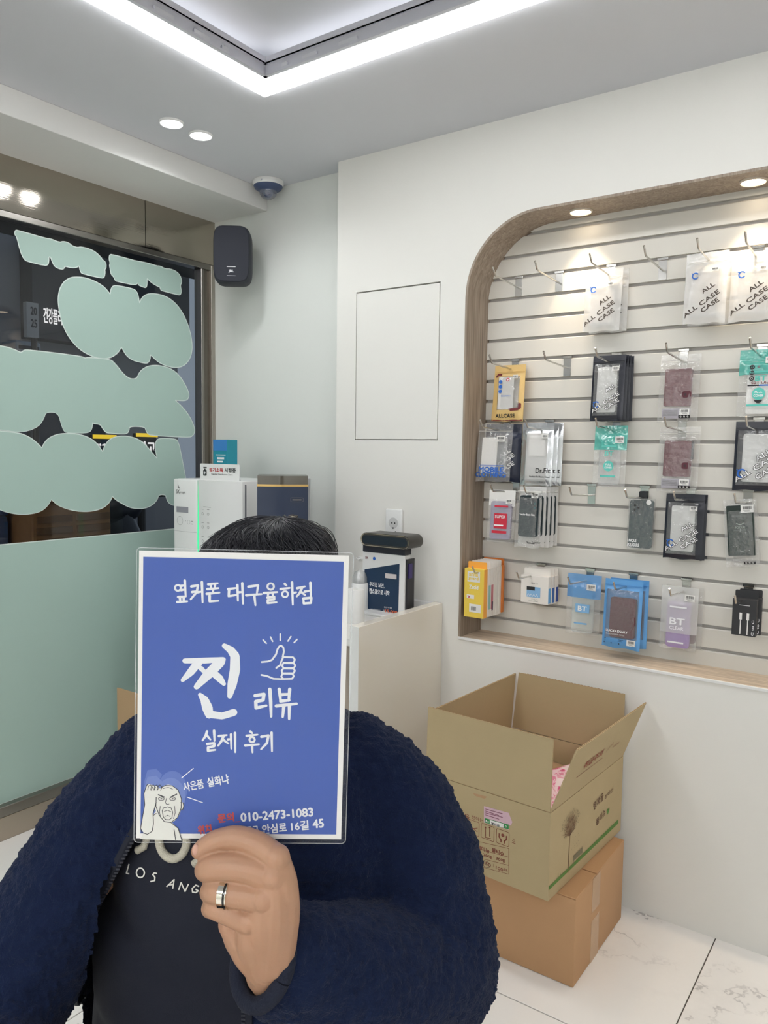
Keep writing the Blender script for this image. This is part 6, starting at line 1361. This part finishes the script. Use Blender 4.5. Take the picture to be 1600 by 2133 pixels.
# hair
HAIR = mat('hair_black', C(26, 25, 28), .4)
hc, hr = Vector((-.006, .016, 1.226)), Vector((.090, .106, .068))
b = MB(); b.ball(hc, tuple(hr*.97), 32); b.ball((.0, .045, 1.180), (.080, .072, .070), 24); mh = remesh(b, .004, 2)
link('hair', mh, HAIR, per, smooth=180)
rr = random.Random(11); b = MB()
for k in range(1700):
    a = rr.uniform(0, 2*PI); r0 = rr.uniform(0, .55); P = []; sw = rr.gauss(0, .35); up_ = 1.0+abs(rr.gauss(0, .018)); ln = rr.uniform(.5, .95); stray = rr.random() < .05
    for i in range(7):
        t = i/6; r_ = r0+ln*t; th = r_*1.25; aa = a+.55*t+sw*t*t
        d = Vector((math.sin(th)*math.cos(aa), math.sin(th)*math.sin(aa), math.cos(th)))
        q = Vector((hc.x+.02*(1-t)+hr.x*d.x*up_, hc.y+hr.y*d.y*up_, hc.z+hr.z*d.z*up_+(.006*math.sin(PI*t) if stray else 0)))
        if q.z < 1.10: break
        P.append(q)
    if len(P) > 2: b.tube(P, [.0006]*(len(P)-1)+[.00015], 3, caps=False)
b.build('hair_strand', mat('hair_strand', C(40, 40, 46), .32), per, smooth=180, kind='stuff')
# sweatshirt
SWT = mat('sweatshirt_navy', C(18, 22, 37), .85, sheen=.0, bump=.35, bscale=900)
b = MB(); torso(b, -.004, belly=.014); limb(b, [(0, .035, 1.03), (0, .03, 1.065)], [.078, .070])
ms = remesh(b, .007, 4)
n_ = len(ms.vertices); co = np.empty(n_*3); ms.vertices.foreach_get('co', co); co = co.reshape(-1, 3); no = np.empty(n_*3); ms.vertices.foreach_get('normal', no); no = no.reshape(-1, 3)
for i in range(n_):
    x, y, z = co[i]; f = noise.noise((x*4+1.3, y*3, z*13+x*7)); f2 = noise.noise((x*9, y*6, z*22-x*10+5)); co[i] += no[i]*(.020*f*abs(f)*1.6+.005*f2)
ms.vertices.foreach_set('co', co.ravel()); ms.update()
sw_o = link('sweatshirt', ms, SWT, per, smooth=180)
bv = BVHTree.FromPolygons([v.co.copy() for v in ms.vertices], [tuple(p.vertices) for p in ms.polygons])
camL = PIV @ CAM
def onshirt(px, py, off_=.0012):
    d = (PIV.to_3x3() @ ray(px, py)).normalized(); h = bv.ray_cast(camL, d)
    return (h[0]+h[1]*off_) if h[0] is not None else None
def shirt_letter(b, strokes, wpx, off_=.0012, sub=1):
    """embroidered strokes laid on the cloth"""
    for S_ in strokes:
        P = [Vector(p) for p in S_]
        for i in range(len(P)-1):
            d = P[i+1]-P[i]; q = Vector((-d.y, d.x)).normalized()*(wpx/2); e = d.normalized()*wpx*.25
            c4 = [onshirt(*p, off_) for p in (P[i]+q-e, P[i]-q-e, P[i+1]-q+e, P[i+1]+q+e)]
            if all(c4): b.add(c4, [(0, 1, 2, 3)])
def arcp(cx_, cy_, rx, ry, a0, a1, n=16): return [(cx_+rx*math.cos(math.radians(a0+(a1-a0)*i/n)), cy_+ry*math.sin(math.radians(a0+(a1-a0)*i/n))) for i in range(n+1)]
b = MB(); F7 = lambda x, y: (230+x/3.2, 1650+y/3.2)
shirt_letter(b, [[F7(128,480),(F7(112,538)),F7(128,542)]], 2.6); shirt_letter(b, [arcp(*F7(204,536), 8.2, 9.8, 0, 360)], 2.8)
shirt_letter(b, [[F7(312,540),F7(296,536),F7(286,548),F7(300,566),F7(298,588),F7(272,594)]], 2.8)
shirt_letter(b, [[F7(378,628),F7(428,580)],[F7(428,580),F7(418,640)],[F7(396,616),F7(424,614)]], 2.6); shirt_letter(b, [[F7(458,648),F7(474,600)],[F7(474,600),F7(500,660)],[F7(500,660),F7(522,612)]], 2.6)
shirt_letter(b, [[F7(592,626),F7(572,618),F7(548,640),F7(550,664),F7(572,668),F7(588,656),F7(572,646)]], 2.8)
shirt_letter(b, [[F7(650,640),F7(640,690)],[F7(650,640),F7(680,642)],[F7(645,666),F7(672,668)],[F7(640,690),F7(672,694)]], 2.6)
b.build('shirt_lettering', mat('thread_white', C(224, 222, 214), .7), per, kind='stuff')
CHN = mat('chenille_cream', C(204, 198, 180), .9, bump=1.0, bscale=700)
def chen(P, r):
    Q = [onshirt(*p, .002) for p in P]; Q = [q for q in Q if q is not None]
    b = MB(); b.tube(Q, [r]*len(Q), 10); b.build('chenille_letter', CHN, per, smooth=60)
chen(arcp(362, 1748, 29, 40, 0, 360, 28), .0052); chen([(268, 1716), (304, 1720), (309, 1745), (302, 1764), (288, 1771)], .0050); chen([(404, 1799), (422, 1786), (440, 1740), (448, 1710)], .0048)
# fleece jacket: body and sleeves fused, front cut open, tufted pile
b = MB(); torso(b, .018, z0=.5); 
limb(b, [(.115, .02, .965), (.176, .0, .900), (.207, -.03, .815), (.222, -.06, .735)], [(.066, .070), (.074, .08), (.078, .08), (.080, .08)], 24)
CUF = pl(594, 2002, .838); MID = pl(770, 2035, .905)
limb(b, [(.222, -.06, .735), MID, CUF], [.082, .078, .060], 24)
limb(b, [(-.130, .015, .978), (-.196, -.005, .898), (-.255, -.05, .80), (-.312, -.10, .70)], [(.068, .072), (.076, .08), (.080, .08), (.080, .08)], 24)
limb(b, [(-.315, -.10, .705), (-.27, -.22, .665), (-.205, -.315, .642)], [.080, .070, .056], 24)
b.tube([Vector((UC*.5+.080*math.cos(a), .03+.074*math.sin(a), 1.040+.014*math.sin(a))) for a in [2*PI*i/28 for i in range(29)]], [(.032, .017)]*29, 12, up=(0, 0, 1))
mj = remesh(b, .0068, 6, .5)
def edge_l(z): return np.interp(z, [.40, .60, .77, .96, 1.05, 1.12], [-.28, -.272, -.230, -.132, -.066, -.036])
def edge_r(z): return np.interp(z, [.40, .60, .80, .90, 1.05, 1.12], [.0, -.002, -.004, .0, .035, .035])
def rad(z): return np.interp(z, [r[0] for r in TOR], [r[1] for r in TOR]), np.interp(z, [r[0] for r in TOR], [r[2] for r in TOR]), np.interp(z, [r[0] for r in TOR], [r[3] for r in TOR])
bm = bmesh.new(); bm.from_mesh(mj)
kill = []
for f in bm.faces:
    c = f.calc_center_median(); ru, rv, cv = rad(c.z)
    if c.y < cv-.01 and edge_l(c.z) < c.x < edge_r(c.z) and ((c.x-UC)/(ru+.035))**2+((c.y-cv)/(rv+.040))**2 < 1.08: kill.append(f)
bmesh.ops.delete(bm, geom=kill, context='FACES')
cu = (CUF-MID).normalized(); kill = [f for f in bm.faces if (f.calc_center_median()-CUF).dot(cu) > .034 and (f.calc_center_median()-CUF).length < .10]
bmesh.ops.delete(bm, geom=kill, context='FACES')
bmesh.ops.subdivide_edges(bm, edges=bm.edges[:], cuts=1, use_grid_fill=True, smooth=.3)
bm.normal_update()
for v in bm.verts:
    p = v.co; n1 = noise.noise(p*11+Vector((3, 1, 7))); n0 = noise.noise(Vector((p.x*16+p.z*8, p.y*12, p.z*30-p.x*14)))
    t1 = noise.noise(p*125); t2 = noise.noise(p*260+Vector((9, 4, 2))); t3 = noise.noise(p*60+Vector((2, 8, 5)))

    v.co = p+v.normal*(.005*n1+.0032*n0+(.0052*abs(t1)+.0024*t2+.0026*t3))
mj2 = bpy.data.meshes.new('jacket'); bm.to_mesh(mj2); bm.free()
FLE = mat('navy_fleece', C(24, 34, 60), .95, spec=.10, sheen=.06, bump=1.0, bscale=420, var=.25, vscale=60)
link('jacket', mj2, FLE, per, smooth=180)
cq = cu.to_track_quat('Z', 'Y').to_matrix().to_4x4(); cq.translation = CUF+cu*.030
b = MB(cq); b.tube([(.044*math.cos(a), .044*math.sin(a), 0) for a in [2*PI*i/32 for i in range(33)]], [.009]*33, 10); b.tube([(0, 0, .004), (0, 0, -.05)], [.040, .042], 24, caps=False)
b.build('cuff', mat('cuff_navy', C(20, 26, 44), .95, bump=.6, bscale=400), per, smooth=60)
# zip along both front edges
def torso_y(u, z, g):
    ru, rv, cv = rad(z); q = max(0.0, 1-(abs(u-UC)/(ru+g))**2.4); return cv-(rv+g)*q**(1/2.4)
TEETH = mat('zip_teeth', C(40, 42, 54), .4); ZT = mat('zip_tape', C(20, 24, 38), .8)
for fn, s_ in ((edge_l, 1), (edge_r, -1)):
    zs = np.arange(.62, 1.03, .0048); tp = MB(); P = [Vector((float(fn(z))+s_*.002, float(torso_y(float(fn(z)), z, .018))-.0015, float(z))) for z in zs]
    tp.tube(P, [(.0022, .006)]*len(P), 6, up=(0, -1, 0)); o = tp.build('zip_tape', ZT, per)
    th = MB()
    for p in P: th.box(p.x+s_*.005-.0022, p.x+s_*.005+.0022, p.y-.0032, p.y-.0002, p.z-.0012, p.z+.0012)
    th.build('zip_teeth', TEETH, o, kind='stuff')
# trousers and shoes
TRO = mat('trousers_charcoal', C(46, 48, 54), .85); b = MB(); 
b.ball((UC, .04, .50), (.205, .165, .10), 24)
for s_ in (-1, 1):
    limb(b, [(s_*.10+UC, .02, .505), (s_*.13+UC, -.20, .525), (s_*.15+UC, -.40, .505)], [.100, .093, .073]); limb(b, [(s_*.15+UC, -.40, .505), (s_*.15+UC, -.40, .28), (s_*.15+UC, -.375, .10)], [.073, .068, .062])
link('trousers', remesh(b, .009, 4), TRO, per, smooth=180)
for s_ in (-1, 1):
    b = MB(); limb(b, [(s_*.15+UC, -.34, .055), (s_*.155+UC, -.42, .055), (s_*.16+UC, -.55, .040)], [.045, .048, .036]); ms2 = remesh(b, .005, 2)
    for v in ms2.vertices: v.co.z = max(v.co.z, .004)
    so = link('shoe', ms2, mat('shoe_white', C(206, 204, 200), .6), per, smooth=180)
# stool under the person
sp = per.matrix_world @ Vector((UC, .05, 0))
t = thing('stool', 'round black stool under the seated person', 'stool', (sp.x, sp.y, 0), rz=YAW)
MB().lathe([(.001, .36), (.15, .36), (.165, .372), (.165, .395), (.15, .41), (.001, .412)], 36).build('seat', BLACK, t, smooth=40)
for k in range(4):
    a = PI/4+PI/2*k; MB().tube([(.11*math.cos(a), .11*math.sin(a), .362), (.16*math.cos(a), .16*math.sin(a), .0)], .011, 10).build('leg', CHROME, t, smooth=60)
b = MB(); b.tube([(.138*math.cos(a), .138*math.sin(a), .15) for a in [2*PI*i/28 for i in range(29)]], [.006]*29, 8); b.build('foot_ring', CHROME, t, smooth=60)
